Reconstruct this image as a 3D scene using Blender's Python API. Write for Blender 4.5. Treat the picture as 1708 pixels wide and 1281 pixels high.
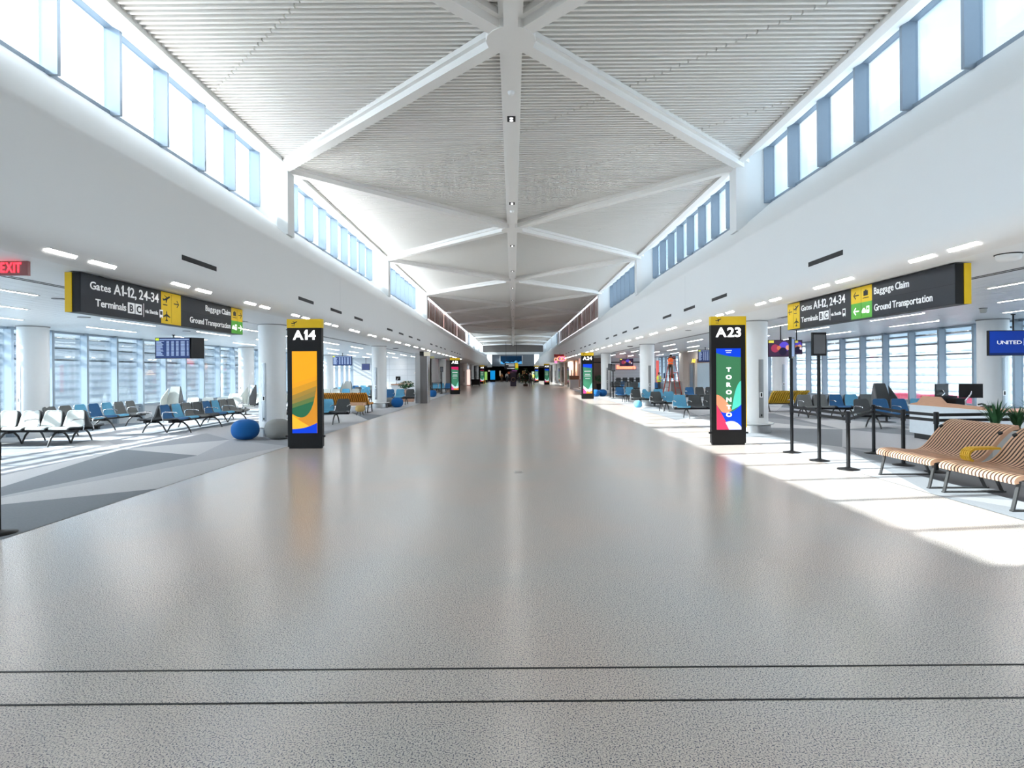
import bpy, bmesh, math, random
from mathutils import Vector, Matrix
random.seed(7)
for o in list(bpy.data.objects):
    bpy.data.objects.remove(o)
SC = bpy.context.scene
COL = SC.collection
PI = math.pi

# ---------------------------------------------------------------- camera
F, CX, CY, H, TH = 949.0, 856.0, 622.0, 1.7, 0.0073       # focal length in px of the 1708 frame, vanishing point, eye height, roll
cam = bpy.data.objects.new('camera', bpy.data.cameras.new('camera'))
COL.objects.link(cam)
cam.data.sensor_width = 36.0
cam.data.lens = F / 1708 * 36.0
cam.data.shift_x = -(CX - 854) / 1708
cam.data.shift_y = (CY - 640.5) / 1708
cam.data.clip_start = 0.05
cam.data.clip_end = 600
cam.matrix_world = Matrix.Translation((0, 0, H)) @ Matrix.Rotation(PI / 2, 4, 'X') @ Matrix.Rotation(-TH, 4, 'Z')
SC.camera = cam

# ---------------------------------------------------------------- sky, sun, exposure
SUN_TRAVEL = Vector((1.0, 0.118, -0.568)).normalized()
SC.view_settings.view_transform = 'Standard'
SC.view_settings.look = 'None'
SC.view_settings.gamma = 1.0
SC.view_settings.exposure = 0.85
SC.view_settings.use_curve_mapping = False
SKY = 4.6
W = bpy.data.worlds.new('sky'); SC.world = W; W.use_nodes = True
nt = W.node_tree; nt.nodes.clear()
def N(tree, t, **kw):
    n = tree.nodes.new(t)
    for k, v in kw.items():
        if k in ('operation', 'blend_type', 'data_type', 'noise_dimensions', 'feature', 'interpolation', 'bands_direction', 'wave_type', 'vector_type'):
            setattr(n, k, v)
        else:
            n.inputs[k].default_value = v
    return n
tc = N(nt, 'ShaderNodeTexCoord')
mp = N(nt, 'ShaderNodeMapping'); mp.inputs['Scale'].default_value = (1, 1, 2.6)
nz = N(nt, 'ShaderNodeTexNoise', Scale=2.6, Detail=6.0, Roughness=0.55)
rp = N(nt, 'ShaderNodeValToRGB'); rp.color_ramp.elements[0].position = .40; rp.color_ramp.elements[1].position = .66
rp.color_ramp.elements[0].color = (.52, .72, .95, 1); rp.color_ramp.elements[1].color = (.97, .98, 1, 1)
dt = N(nt, 'ShaderNodeVectorMath', operation='DOT_PRODUCT'); dt.inputs[1].default_value = -SUN_TRAVEL
mr = N(nt, 'ShaderNodeMapRange'); mr.inputs['From Min'].default_value = -.7; mr.inputs['From Max'].default_value = .8
mr.inputs['To Min'].default_value = .26; mr.inputs['To Max'].default_value = 1.7
bg = N(nt, 'ShaderNodeBackground')
ml = N(nt, 'ShaderNodeMath', operation='MULTIPLY'); ml.inputs[1].default_value = SKY
wo = N(nt, 'ShaderNodeOutputWorld')
L = nt.links
L.new(tc.outputs['Generated'], mp.inputs['Vector']); L.new(mp.outputs[0], nz.inputs['Vector']); L.new(nz.outputs[0], rp.inputs[0])
L.new(tc.outputs['Generated'], dt.inputs[0]); L.new(dt.outputs['Value'], mr.inputs[0]); L.new(mr.outputs[0], ml.inputs[0])
L.new(rp.outputs[0], bg.inputs[0]); L.new(ml.outputs[0], bg.inputs[1]); L.new(bg.outputs[0], wo.inputs[0])

sl = bpy.data.lights.new('sun', 'SUN'); sl.energy = 11.0; sl.angle = math.radians(.6); sl.color = (1, .975, .95)
sun = bpy.data.objects.new('sun', sl); COL.objects.link(sun)
sun.rotation_mode = 'QUATERNION'; sun.rotation_quaternion = SUN_TRAVEL.to_track_quat('-Z', 'Y')
# added fill lights: unseen ones along the clerestory sills, small ones under the spine
def area_light(name, loc, aim, sx, sy, watts, col=(1, 1, 1), spread=PI):
    l = bpy.data.lights.new(name, 'AREA'); l.shape = 'RECTANGLE'; l.size = sx; l.size_y = sy; l.energy = watts; l.color = col; l.spread = spread
    o = bpy.data.objects.new(name, l); COL.objects.link(o); o.location = loc
    z = -Vector(aim).normalized(); x = Vector((0, 1, 0)); y = z.cross(x).normalized()
    o.matrix_world = Matrix.Translation(loc) @ Matrix((x, y, z)).transposed().to_4x4()
    return o
for k in range(-3, 8):
    yc = 15.95 + 12.72 * (k + .5)
    for s, p, c in ((-1, 110, (1, .98, .95)), (1, 18, (1, .97, .94))):
        if k in (2, 3, 4): p *= .8
        if k > 4: p *= .35
        if k < -1: continue
        if k == -1: p *= .7
        area_light('added_sill_fill', (s * 6.85, yc, 6.42), (-s * .75, 0, .8), 11.8, .12, p, c)
    for q in (.25, .75):
        area_light('added_spine_fill', (0, 15.95 + 12.72 * (k + q), 7.26), (0, 0, -1), .24, .16, 9, (1, .97, .93))
C = SC.cycles
C.max_bounces = 10; C.diffuse_bounces = 7; C.glossy_bounces = 4; C.transmission_bounces = 6; C.transparent_max_bounces = 24
C.use_denoising = True
C.sample_clamp_indirect = 6.0
C.caustics_reflective = False; C.caustics_refractive = False

# ---------------------------------------------------------------- grid of the hall (metres)
BAY = 12.72; Y0 = 15.95; MOD = BAY / 9
YS, YE = Y0 - 3 * BAY, Y0 + 8 * BAY            # hall from behind the camera to the far end
LEFT_END, RIGHT_END = 50.5, 56.0               # where the gate lounges stop and shops begin
XC, XW, XG, XE, XF = 6.75, 14.2, 7.3, 6.2, 5.2 # columns, lounge windows, clerestory glass, louvre edge, fascia
ZS, ZSILL, ZHEAD, ZL = 3.10, 6.46, 8.03, 7.55  # soffit, clerestory sill and head, louvre underside
def bay(k): return Y0 + k * BAY

def unroll(px, py):
    x, z = px - CX, CY - py
    return x * math.cos(TH) + z * math.sin(TH), -x * math.sin(TH) + z * math.cos(TH)
def fl(px, py, z=0.0):
    """floor (or height z) point under a photograph pixel"""
    u, v = unroll(px, py); d = F * (z - H) / v
    return Vector((u * d / F, d, z))
def at(px, py, Y):
    u, v = unroll(px, py)
    return Vector((u * Y / F, Y, H + v * Y / F))

# ---------------------------------------------------------------- materials
def lin(c):
    if isinstance(c, str):
        c = [int(c[i:i + 2], 16) / 255 for i in (0, 2, 4)]
        c = [x / 12.92 if x <= .04045 else ((x + .055) / 1.055) ** 2.4 for x in c]
    return (c[0], c[1], c[2], 1)
MATS = {}
def mat(name, col, rough=.5, metal=0., emit=0., noise=.06, scale=8., spec=.5, bump=0., stretch=None):
    if name in MATS: return MATS[name]
    m = bpy.data.materials.new(name); m.use_nodes = True; MATS[name] = m
    t = m.node_tree; b = t.nodes['Principled BSDF']
    c = lin(col)
    b.inputs['Roughness'].default_value = rough; b.inputs['Metallic'].default_value = metal
    b.inputs['Specular IOR Level'].default_value = spec
    tcn = N(t, 'ShaderNodeTexCoord'); n = N(t, 'ShaderNodeTexNoise', Scale=scale, Detail=3.0)
    if stretch:
        mpn = N(t, 'ShaderNodeMapping'); mpn.inputs['Scale'].default_value = stretch
        t.links.new(tcn.outputs['Object'], mpn.inputs[0]); t.links.new(mpn.outputs[0], n.inputs['Vector'])
    else:
        t.links.new(tcn.outputs['Object'], n.inputs['Vector'])
    mx = N(t, 'ShaderNodeMix', data_type='RGBA')
    mx.inputs['A'].default_value = tuple(max(0, x * (1 - noise)) for x in c[:3]) + (1,)
    mx.inputs['B'].default_value = tuple(min(1, x * (1 + noise)) for x in c[:3]) + (1,)
    t.links.new(n.outputs[0], mx.inputs['Factor'])
    t.links.new(mx.outputs['Result'], b.inputs['Base Color'])
    if emit:
        t.links.new(mx.outputs['Result'], b.inputs['Emission Color']); b.inputs['Emission Strength'].default_value = emit
    if bump:
        bp = N(t, 'ShaderNodeBump', Strength=bump, Distance=.01); t.links.new(n.outputs[0], bp.inputs['Height']); t.links.new(bp.outputs[0], b.inputs['Normal'])
    return m
WHITE = mat('white_paint', (.80, .81, .81), .55, noise=.015, scale=.6)
WALLW = mat('fascia_paint', (.77, .765, .755), .6, noise=.015, scale=.4)
BEAM = mat('beam_paint', (.82, .81, .79), .5, noise=.01)
SLAT = mat('louvre_metal', (.86, .85, .82), .45, noise=.02)
DECK = mat('deck_grey', (.26, .26, .255), .8)
COLP = mat('column_paint', (.78, .785, .78), .4, noise=.01)
MULL = mat('mullion_metal', (.33, .39, .45), .4, .2, noise=.03)
STEEL = mat('brushed_steel', (.50, .50, .50), .28, .9, noise=.1, scale=3, stretch=(30, 30, .4))
DSTEEL = mat('dark_steel', (.07, .07, .07), .4, .6)
BLACK = mat('black_metal', (.007, .007, .008), .45, noise=.1, spec=.3)
BLACKP = mat('black_plastic', (.012, .012, .014), .5, spec=.3)
CHROME = mat('chrome', (.6, .6, .62), .2, 1.0)
SIGNK = mat('sign_charcoal', (.026, .028, .034), .45, spec=.3)
YEL = mat('sign_yellow', (.70, .46, .0), .5, emit=.06)
GRN = mat('sign_green', (.08, .36, .035), .45, emit=.12)
TXT = mat('sign_white', (.8, .8, .8), .5, emit=.15, noise=.01)
LITW = mat('lit_letters', (1, 1, 1), .5, emit=1.0, noise=0)
LAMP = mat('lamp_diffuser', (1, .96, .92), .5, emit=14, noise=0)
LAMPS = mat('strip_diffuser', (1, .96, .92), .5, emit=24, noise=0)
SPOT = mat('spot_diffuser', (1, .93, .85), .5, emit=3, noise=0)
DBLUE = mat('fabric_dark_blue', '2b5f8c', .8, scale=60, noise=.12)
LBLUE = mat('fabric_light_blue', '5c9fbe', .8, scale=60, noise=.1)
GREYF = mat('fabric_grey', '6a6c6a', .8, scale=60, noise=.1)
DGREY = mat('fabric_charcoal', '4a4d4e', .8, scale=60, noise=.1)
PALEF = mat('fabric_pale', 'b9bcb8', .8, scale=60, noise=.08)
BALLB = mat('pouf_blue', '0f5c9e', .9, scale=80, noise=.15)
BALLG = mat('pouf_grey', '8d8d8a', .9, scale=80, noise=.12)
WOOD = mat('pale_plywood', 'cfa283', .5, scale=5, noise=.14, stretch=(30, 2, 2))
GAPSHADE = mat('plywood_gap_shade', (.05, .026, .018), .8)
WOODY = mat('yellow_plywood', 'e0b030', .5, scale=8, noise=.12)
WOODO = mat('orange_plywood', 'e39a35', .5, scale=8, noise=.12)
OAK = mat('oak_veneer', 'c59678', .5, scale=3, noise=.1, stretch=(2, 2, 20))
LEAF = mat('leaf_green', '2f5a33', .6, noise=.3, scale=10)
RED = mat('red_paint', (.55, .05, .03), .5)
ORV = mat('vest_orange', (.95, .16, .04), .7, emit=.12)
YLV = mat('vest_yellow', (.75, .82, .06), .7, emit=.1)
SKIN = mat('skin', (.42, .25, .17), .6)
HAIR = mat('hair_dark', (.02, .015, .012), .7)
DCLO = mat('dark_clothes', (.04, .045, .055), .9)
BCLO = mat('brown_clothes', (.10, .07, .05), .9)
CLOW = mat('light_clothes', (.55, .54, .52), .9)
BELT = mat('belt_webbing', (.008, .008, .009), .7)
OUTW = mat('outside_panel', (.72, .74, .76), .7, noise=.03, scale=.5)
OUTG = mat('outside_glass', (.22, .30, .38), .2)

def glass_mat():
    m = bpy.data.materials.new('window_glass'); m.use_nodes = True; t = m.node_tree; t.nodes.clear()
    tr = N(t, 'ShaderNodeBsdfTransparent', Color=(.90, .95, .96, 1)); gl = N(t, 'ShaderNodeBsdfGlossy', Roughness=.03)
    fr = N(t, 'ShaderNodeFresnel', IOR=1.45); nzg = N(t, 'ShaderNodeTexNoise', Scale=.5)
    mm = N(t, 'ShaderNodeMath', operation='MULTIPLY'); mm.inputs[1].default_value = .8
    mx = N(t, 'ShaderNodeMixShader'); o = N(t, 'ShaderNodeOutputMaterial')
    t.links.new(fr.outputs[0], mm.inputs[0]); t.links.new(mm.outputs[0], mx.inputs[0])
    t.links.new(tr.outputs[0], mx.inputs[1]); t.links.new(gl.outputs[0], mx.inputs[2]); t.links.new(mx.outputs[0], o.inputs[0])
    return m
GLASS = glass_mat()

def terrazzo():
    m = bpy.data.materials.new('terrazzo'); m.use_nodes = True; t = m.node_tree; b = t.nodes['Principled BSDF']
    g = N(t, 'ShaderNodeNewGeometry')
    v = N(t, 'ShaderNodeTexVoronoi', Scale=150.0); n1 = N(t, 'ShaderNodeTexNoise', Scale=128.0, Detail=2.0)
    n2 = N(t, 'ShaderNodeTexNoise', Scale=.45, Detail=2.0)
    n3 = N(t, 'ShaderNodeTexNoise', Scale=48.0, Detail=2.0)
    for n in (v, n1, n2, n3): t.links.new(g.outputs['Position'], n.inputs['Vector'])
    r1 = N(t, 'ShaderNodeValToRGB'); e = r1.color_ramp.elements
    e[0].position = .38; e[0].color = (.09, .095, .14, 1); e[1].position = .47; e[1].color = (.74, .64, .565, 1)
    x = r1.color_ramp.elements.new(.60); x.color = (.83, .74, .67, 1); x = r1.color_ramp.elements.new(.72); x.color = (.95, .87, .80, 1)
    t.links.new(n1.outputs[0], r1.inputs[0])
    mx = N(t, 'ShaderNodeMix', data_type='RGBA', blend_type='MULTIPLY'); mx.inputs['Factor'].default_value = .5
    r2 = N(t, 'ShaderNodeValToRGB'); r2.color_ramp.elements[0].color = (.86, .93, .95, 1); r2.color_ramp.elements[1].color = (1, .93, .88, 1)
    r2.color_ramp.elements[0].position = .42; r2.color_ramp.elements[1].position = .6
    t.links.new(n2.outputs[0], r2.inputs[0]); t.links.new(r1.outputs[0], mx.inputs['A']); t.links.new(r2.outputs[0], mx.inputs['B'])
    mx2 = N(t, 'ShaderNodeMix', data_type='RGBA', blend_type='MULTIPLY'); mx2.inputs['Factor'].default_value = .2
    t.links.new(mx.outputs['Result'], mx2.inputs['A']); t.links.new(n3.outputs[0], mx2.inputs['B'])
    t.links.new(mx2.outputs['Result'], b.inputs['Base Color'])
    b.inputs['Roughness'].default_value = .24; b.inputs['Specular IOR Level'].default_value = .75
    return m
TERR = terrazzo()
CARPETS = [mat('carpet_%d' % i, c, .95, noise=.12, scale=40, spec=.1) for i, c in enumerate(('b0b1b5', '9b9da1', '868a8f', 'c2c2c3'))]

# ---------------------------------------------------------------- mesh helpers
class MB:
    def __init__(s): s.v = []; s.f = []; s.m = []; s.mats = []; s.sm = []
    def mi(s, m):
        if m not in s.mats: s.mats.append(m)
        return s.mats.index(m)
    def poly(s, pts, m, smooth=False):
        b = len(s.v); s.v += [tuple(p) for p in pts]; s.f.append(list(range(b, b + len(pts)))); s.m.append(s.mi(m)); s.sm.append(smooth)
    def raw(s, vs, fs, m, smooth=False):
        b = len(s.v); s.v += [tuple(p) for p in vs]
        for f in fs: s.f.append([b + i for i in f]); s.m.append(s.mi(m)); s.sm.append(smooth)
    def box(s, x0, x1, y0, y1, z0, z1, m):
        vs = [(x, y, z) for z in (z0, z1) for y in (y0, y1) for x in (x0, x1)]
        s.raw(vs, [(0, 2, 3, 1), (4, 5, 7, 6), (0, 1, 5, 4), (2, 6, 7, 3), (0, 4, 6, 2), (1, 3, 7, 5)], m)
    def beam(s, a, b, w, h, m, up=(0, 0, 1)):
        a, b = Vector(a), Vector(b); d = (b - a).normalized(); u = Vector(up)
        r = d.cross(u); r = r.normalized() if r.length > 1e-6 else Vector((1, 0, 0)); u = r.cross(d).normalized()
        vs = []
        for p in (a, b):
            for i, j in ((-1, -1), (1, -1), (1, 1), (-1, 1)): vs.append(p + r * w / 2 * i + u * h / 2 * j)
        s.raw(vs, [(3, 2, 1, 0), (4, 5, 6, 7), (0, 1, 5, 4), (1, 2, 6, 5), (2, 3, 7, 6), (3, 0, 4, 7)], m)
    def tube(s, pts, r, m, n=10, smooth=True, cap=True):
        pts = [Vector(p) for p in pts]; rs = r if isinstance(r, (list, tuple)) else [r] * len(pts)
        rings = []; ref = None
        for i, p in enumerate(pts):
            d = (pts[min(i + 1, len(pts) - 1)] - pts[max(i - 1, 0)]).normalized()
            if ref is None:
                ref = Vector((0, 0, 1)) if abs(d.z) < .9 else Vector((1, 0, 0))
            a = d.cross(ref).normalized(); ref = a.cross(d).normalized()
            rings.append([p + (a * math.cos(2 * PI * k / n) + ref * math.sin(2 * PI * k / n)) * rs[i] for k in range(n)])
        vs = [v for q in rings for v in q]; fs = []
        for i in range(len(rings) - 1):
            for k in range(n):
                k2 = (k + 1) % n; fs.append((i * n + k, (i + 1) * n + k, (i + 1) * n + k2, i * n + k2))
        s.raw(vs, fs, m, smooth)
        if cap: s.poly(rings[0], m); s.poly(rings[-1][::-1], m)
    def lathe(s, prof, c, m, n=24, smooth=True):
        vs = []; fs = []; c = Vector(c)
        for r, z in prof:
            for k in range(n):
                a = 2 * PI * k / n; vs.append(c + Vector((r * math.cos(a), r * math.sin(a), z)))
        for i in range(len(prof) - 1):
            for k in range(n):
                k2 = (k + 1) % n; fs.append((i * n + k, i * n + k2, (i + 1) * n + k2, (i + 1) * n + k))
        s.raw(vs, fs, m, smooth)
        if prof[0][0] > .001: s.poly([vs[k] for k in range(n)][::-1], m)
        if prof[-1][0] > .001: s.poly([vs[(len(prof) - 1) * n + k] for k in range(n)], m)
    def sweep(s, prof, a, b, m, axis='y', smooth=False, caps=True, closed=True):
        """profile of (u,z) swept along y (u=x) or along x (u=y) between a and b"""
        P = (lambda u, z, t: (u, t, z)) if axis == 'y' else (lambda u, z, t: (t, u, z))
        n = len(prof); vs = [P(u, z, t) for t in (a, b) for u, z in prof]
        fs = [(i, (i + 1) % n, n + (i + 1) % n, n + i) for i in range(n if closed else n - 1)]
        s.raw(vs, fs, m, smooth)
        if caps and closed: s.poly(vs[:n][::-1], m); s.poly(vs[n:], m)
    def build(s, name, parent=None, loc=None, rz=0, recalc=True, weld=False):
        me = bpy.data.meshes.new(name); me.from_pydata(s.v, [], s.f)
        for m in s.mats: me.materials.append(m)
        me.polygons.foreach_set('material_index', s.m); me.polygons.foreach_set('use_smooth', s.sm)
        if recalc or weld:
            b = bmesh.new(); b.from_mesh(me)
            if weld: bmesh.ops.remove_doubles(b, verts=b.verts, dist=1e-4)
            bmesh.ops.recalc_face_normals(b, faces=b.faces); b.to_mesh(me); b.free()
        me.update()
        o = bpy.data.objects.new(name, me); COL.objects.link(o)
        if parent: o.parent = parent
        if loc: o.location = loc
        o.rotation_euler.z = rz
        return o
def tag(o, label=None, cat=None, group=None, kind=None):
    if label: o['label'] = label
    if cat: o['category'] = cat
    if group: o['group'] = group
    if kind: o['kind'] = kind
    return o
def thing(name, label, cat, loc=(0, 0, 0), rz=0, group=None):
    o = bpy.data.objects.new(name, None); COL.objects.link(o); o.location = loc; o.rotation_euler.z = rz
    return tag(o, label, cat, group)
def struct(mb, name, **k): return tag(mb.build(name, **k), kind='structure')
def dup(root, loc, rz=0, label=None, group=None, recolor=None):
    def cp(o, par):
        c = o.copy(); COL.objects.link(c)
        if par: c.parent = par
        for ch in o.children: cp(ch, c)
        return c
    r = cp(root, None); r.location = loc; r.rotation_euler.z = rz
    if label: r['label'] = label
    if group: r['group'] = group
    return r
NTH = ['first', 'second', 'third', 'fourth', 'fifth', 'sixth', 'seventh', 'eighth', 'ninth', 'tenth', 'eleventh', 'twelfth', 'thirteenth', 'fourteenth', 'fifteenth',
       'sixteenth', 'seventeenth', 'eighteenth', 'nineteenth', 'twentieth', 'twenty-first', 'twenty-second', 'twenty-third', 'twenty-fourth', 'twenty-fifth', 'twenty-sixth', 'twenty-seventh']

GLY = {}
def glyph(ch, bold):
    """outline of one letter in em units: verts, faces, left, right (the 1 gets its flag)"""
    if (ch, bold) in GLY: return GLY[ch, bold]
    if ch == '1':
        w = .135 + bold * 1.4; hgt = .72 + bold
        P = [(.26 - w, -bold), (.26, -bold), (.26, hgt), (.26 - w * .75, hgt), (.26 - w, hgt - .07), (.02, hgt - .20), (.02, hgt - .20 - w * .62), (.26 - w, hgt - w * .9)]
        vs = [(x, y, z) for z in (-.01, .01) for x, y in P]; n = 8
        fs = [[0, 1, 2, 3, 4, 7], [4, 5, 6, 7]]; fs = [[n + i for i in f] for f in fs] + [f[::-1] for f in fs] + [[i, (i + 1) % n, n + (i + 1) % n, n + i] for i in range(n)]
        GLY[ch, bold] = (vs, fs, 0.02, .26); return GLY[ch, bold]
    cu = bpy.data.curves.new('g', 'FONT'); cu.body = ch; cu.size = 1; cu.extrude = .01; cu.offset = bold; cu.resolution_u = 3
    t = bpy.data.objects.new('g', cu); COL.objects.link(t); bpy.context.view_layer.update()
    me = bpy.data.meshes.new_from_object(t.evaluated_get(bpy.context.evaluated_depsgraph_get()))
    COL.objects.unlink(t); bpy.data.objects.remove(t); bpy.data.curves.remove(cu)
    vs = [tuple(v.co) for v in me.vertices]; fs = [list(p.vertices) for p in me.polygons]; bpy.data.meshes.remove(me)
    xs = [v[0] for v in vs] or [0]; GLY[ch, bold] = (vs, fs, min(xs), max(xs)); return GLY[ch, bold]
def text_mesh(s, size, m, name, parent, origin, xdir, zdir=(0, 0, 1), align='LEFT', ext=.004, bold=.0, spacing=1.0, width=None, sx=1.0):
    """letters standing on a face: origin is the baseline start, xdir the reading direction"""
    V, Fc, x = [], [], 0.0
    for ch in s:
        if ch == ' ': x += .24; continue
        vs, fs, a, c = glyph(ch, bold); o = len(V)
        V += [(v[0] - a + x, v[1], v[2]) for v in vs]; Fc += [[o + i for i in f] for f in fs]; x += c - a + .055
    x -= .055; sx = width / (x * size) if width else sx
    x0 = x / 2 if align == 'CENTER' else 0
    xd, zd = Vector(xdir).normalized(), Vector(zdir).normalized(); nd = xd.cross(zd); og = Vector(origin)
    me = bpy.data.meshes.new(name)
    me.from_pydata([tuple(og + xd * ((v[0] - x0) * size * sx) + zd * (v[1] * size) + nd * (v[2] * 100 * ext)) for v in V], [], Fc)
    me.materials.append(m); me.update()
    o = bpy.data.objects.new(name, me); COL.objects.link(o); o.parent = parent
    return o

# ================================================================= SETTING
# floor
b = MB()
XFL, XFR = -5.35, 5.72
b.poly([(XFL, YS, 0), (XFR, YS, 0), (XFR, YE + 32, 0), (XFL, YE + 32, 0)], TERR)
for s_, x0, x1, ye in ((-1, -XW, XFL, LEFT_END), (1, XFR, XW, RIGHT_END)):
    b.poly([(x0, ye, 0), (x1, ye, 0), (x1, YE + 32, 0), (x0, YE + 32, 0)], TERR)
b.box(-XW - .3, XW + .3, YS, YE + 32, -.4, -.02, DECK)
struct(b, 'floor', recalc=False)
# carpets with long triangles
def carpet(name, x0, x1, y0, y1, seed, sgn):
    rnd = random.Random(seed); b = MB(); nx = 5; ny = int((y1 - y0) / 4.2)
    g = {}
    for j in range(ny + 1):
        for i in range(nx + 1):
            x = x0 + (x1 - x0) * i / nx; y = y0 + (y1 - y0) * j / ny
            if 0 < i < nx: x += rnd.uniform(-.45, .45)
            if 0 < j < ny: y += rnd.uniform(-1.5, 1.5)
            g[i, j] = (x, y, .004)
    for j in range(ny):
        for i in range(nx):
            a, c, d, e = g[i, j], g[i + 1, j], g[i + 1, j + 1], g[i, j + 1]
            k = rnd.randrange(4); k2 = (k + rnd.choice((1, 2, 3))) % 4
            if (i + j) % 2: b.poly([a, c, d], CARPETS[k]); b.poly([a, d, e], CARPETS[k2])
            else: b.poly([a, c, e], CARPETS[k]); b.poly([c, d, e], CARPETS[k2])
    struct(b, name, recalc=False)
carpet('floor_carpet_left', -XW, XFL, YS, LEFT_END, 3, -1)
carpet('floor_carpet_right', XFR, XW, YS, RIGHT_END, 5, 1)
# expansion joints and floor box
b = MB()
for py in (1114.8, 1170.2):
    y = fl(856, py).y; b.box(-5.35, 5.72, y - .006, y + .006, -.01, .003, BLACK)
struct(b, 'floor_expansion_joint')
p = fl(865, 787.5)
t = thing('floor_box', 'small steel floor box cover in the middle of the terrazzo', 'floor box', (p.x, p.y, 0))
b = MB(); b.box(-.075, .075, -.09, .09, .0, .004, STEEL); b.build('lid', t)
b = MB(); b.box(-.06, .06, -.01, .01, .004, .006, BLACK); b.build('handle', t)

# fascia masses: smooth profile, swept along the hall
def side_profile(s):
    pr = [(5.66, ZS), (5.52, 3.105), (5.42, 3.13), (5.33, 3.18), (5.26, 3.25), (5.215, 3.34), (XF, 3.44), (XF, 4.60), (5.215, 4.66), (5.26, 4.72), (XG, ZSILL)]
    return [(s * x, z) for x, z in pr]
for s, nm in ((-1, 'left'), (1, 'right')):
    b = MB(); pr = side_profile(s)
    vs = []; n = len(pr)
    for yy in (YS, YE):
        for x, z in pr: vs.append((x, yy, z))
    b.raw(vs, [(i, i + 1, n + i + 1, n + i) for i in range(n - 1)], WALLW, True)
    o = struct(b, 'wall_' + nm, recalc=False)
    o.data.shade_smooth() if hasattr(o.data, 'shade_smooth') else None
    md = o.modifiers.new('edge', 'EDGE_SPLIT'); md.split_angle = math.radians(28)
    # seams across the fascia
    b = MB()
    for k in range(-3, 9):
        for q in (0,):
            y = bay(k) + 1.2; b.box(*sorted((s * (XF - .001), s * (XF + .01))), y - .003, y + .003, 3.46, 4.58, mat('seam', (.45, .46, .47), .7))
    struct(b, 'wall_%s_seam' % nm)
    # lounge ceiling: smooth strip, then planks
    b = MB()
    PLK = mat('ceiling_plank', (.70, .72, .73), .35, noise=.05, scale=1.5, stretch=(10, .3, 1))
    ye = LEFT_END if s < 0 else RIGHT_END
    b.box(*sorted((s * 5.64, s * 7.0)), YS, YE, ZS, ZS + .1, WHITE)
    b.box(*sorted((s * 7.03, s * 7.10)), YS, YE, ZS + .001, ZS + .1, WHITE)
    x = 7.13
    while x < XW:
        b.box(*sorted((s * x, s * min(x + .285, XW))), YS, YE, ZS, ZS + .08, PLK); x += .295
    struct(b, 'ceiling_lounge_' + nm)
    b = MB(); b.box(*sorted((s * 6.9, s * (XW + .25))), YS, YE, ZS + .1, 3.9, DECK)
    b.box(*sorted((s * (XG + .06), s * (XW + .2))), YS, YE, 3.9, 6.33, OUTW)
    struct(b, 'roof_' + nm)
# black slots in the soffit beside the columns
for s, nm in ((-1, 'left'), (1, 'right')):
    b = MB()
    for k in range(-3, 4):
        a, c = bay(k) + .9, bay(k + 1) - .9
        for x0, x1 in ((6.99, 7.04), (7.09, 7.14)): b.box(*sorted((s * x0, s * x1)), a, c, ZS - .003, ZS + .02, BLACK)
    struct(b, 'ceiling_slot_' + nm)

# main ceiling louvres
b = MB(); y = YS + .05
while y < YE:
    cuts = [-XE]; k = math.ceil((-XE + y - 5.6) / 4.24)
    while 5.6 + 4.24 * k - y < XE:
        x = 5.6 + 4.24 * k - y
        if x > -XE + .1 and y < 45: cuts.append(x)
        k += 1
    cuts.append(XE)
    for x0, x1 in zip(cuts[:-1], cuts[1:]):
        b.box(x0 + .012, x1 - .012, y, y + .052, ZL, ZL + .11, SLAT)
    y += .13
struct(b, 'ceiling_louvres', recalc=False)
b = MB(); b.box(-7.37, 7.37, YS, YE, 8.08, 8.3, DECK)
for s in (-1, 1):
    b.box(*sorted((s * .6, s * .64)), YS, YE, ZL + .11, ZL + .16, SLAT)
    b.box(*sorted((s * 3.6, s * 3.64)), YS, YE, ZL + .11, ZL + .16, SLAT)
struct(b, 'ceiling_deck')
# edge beams
for s, nm in ((-1, 'left'), (1, 'right')):
    b = MB(); b.sweep([(s * 6.2, 7.46), (s * 6.40, 7.46), (s * 6.56, 7.66), (s * 7.24, 8.03), (s * 7.37, 8.05), (s * 7.37, 8.08), (s * 6.2, 8.08)], YS, YE, BEAM)
    struct(b, 'ceiling_edge_beam_' + nm)
# spine and diagonal ribs
b = MB()
b.box(-.115, .115, YS, YE, 7.28, 7.5, BEAM); b.box(-.20, .20, YS, YE, 7.44, 7.56, BEAM)
struct(b, 'ceiling_spine')
b = MB()
for k in range(-3, 9):
    hy = bay(k) - BAY / 2
    for s in (-1, 1):
        for ye in (bay(k), bay(k - 1)):
            if ye < YS - 1: continue
            a, c = Vector((0, hy, 7.40)), Vector((s * 6.45, ye, 7.46))
            b.beam(a, c, .24, .2, BEAM); b.beam(a + Vector((0, 0, .09)), c + Vector((0, 0, .08)), .42, .10, BEAM)
    b.lathe([(.42, 7.29), (.42, 7.5)], (0, hy, 0), BEAM, 16, False)
struct(b, 'ceiling_ribs')

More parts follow.
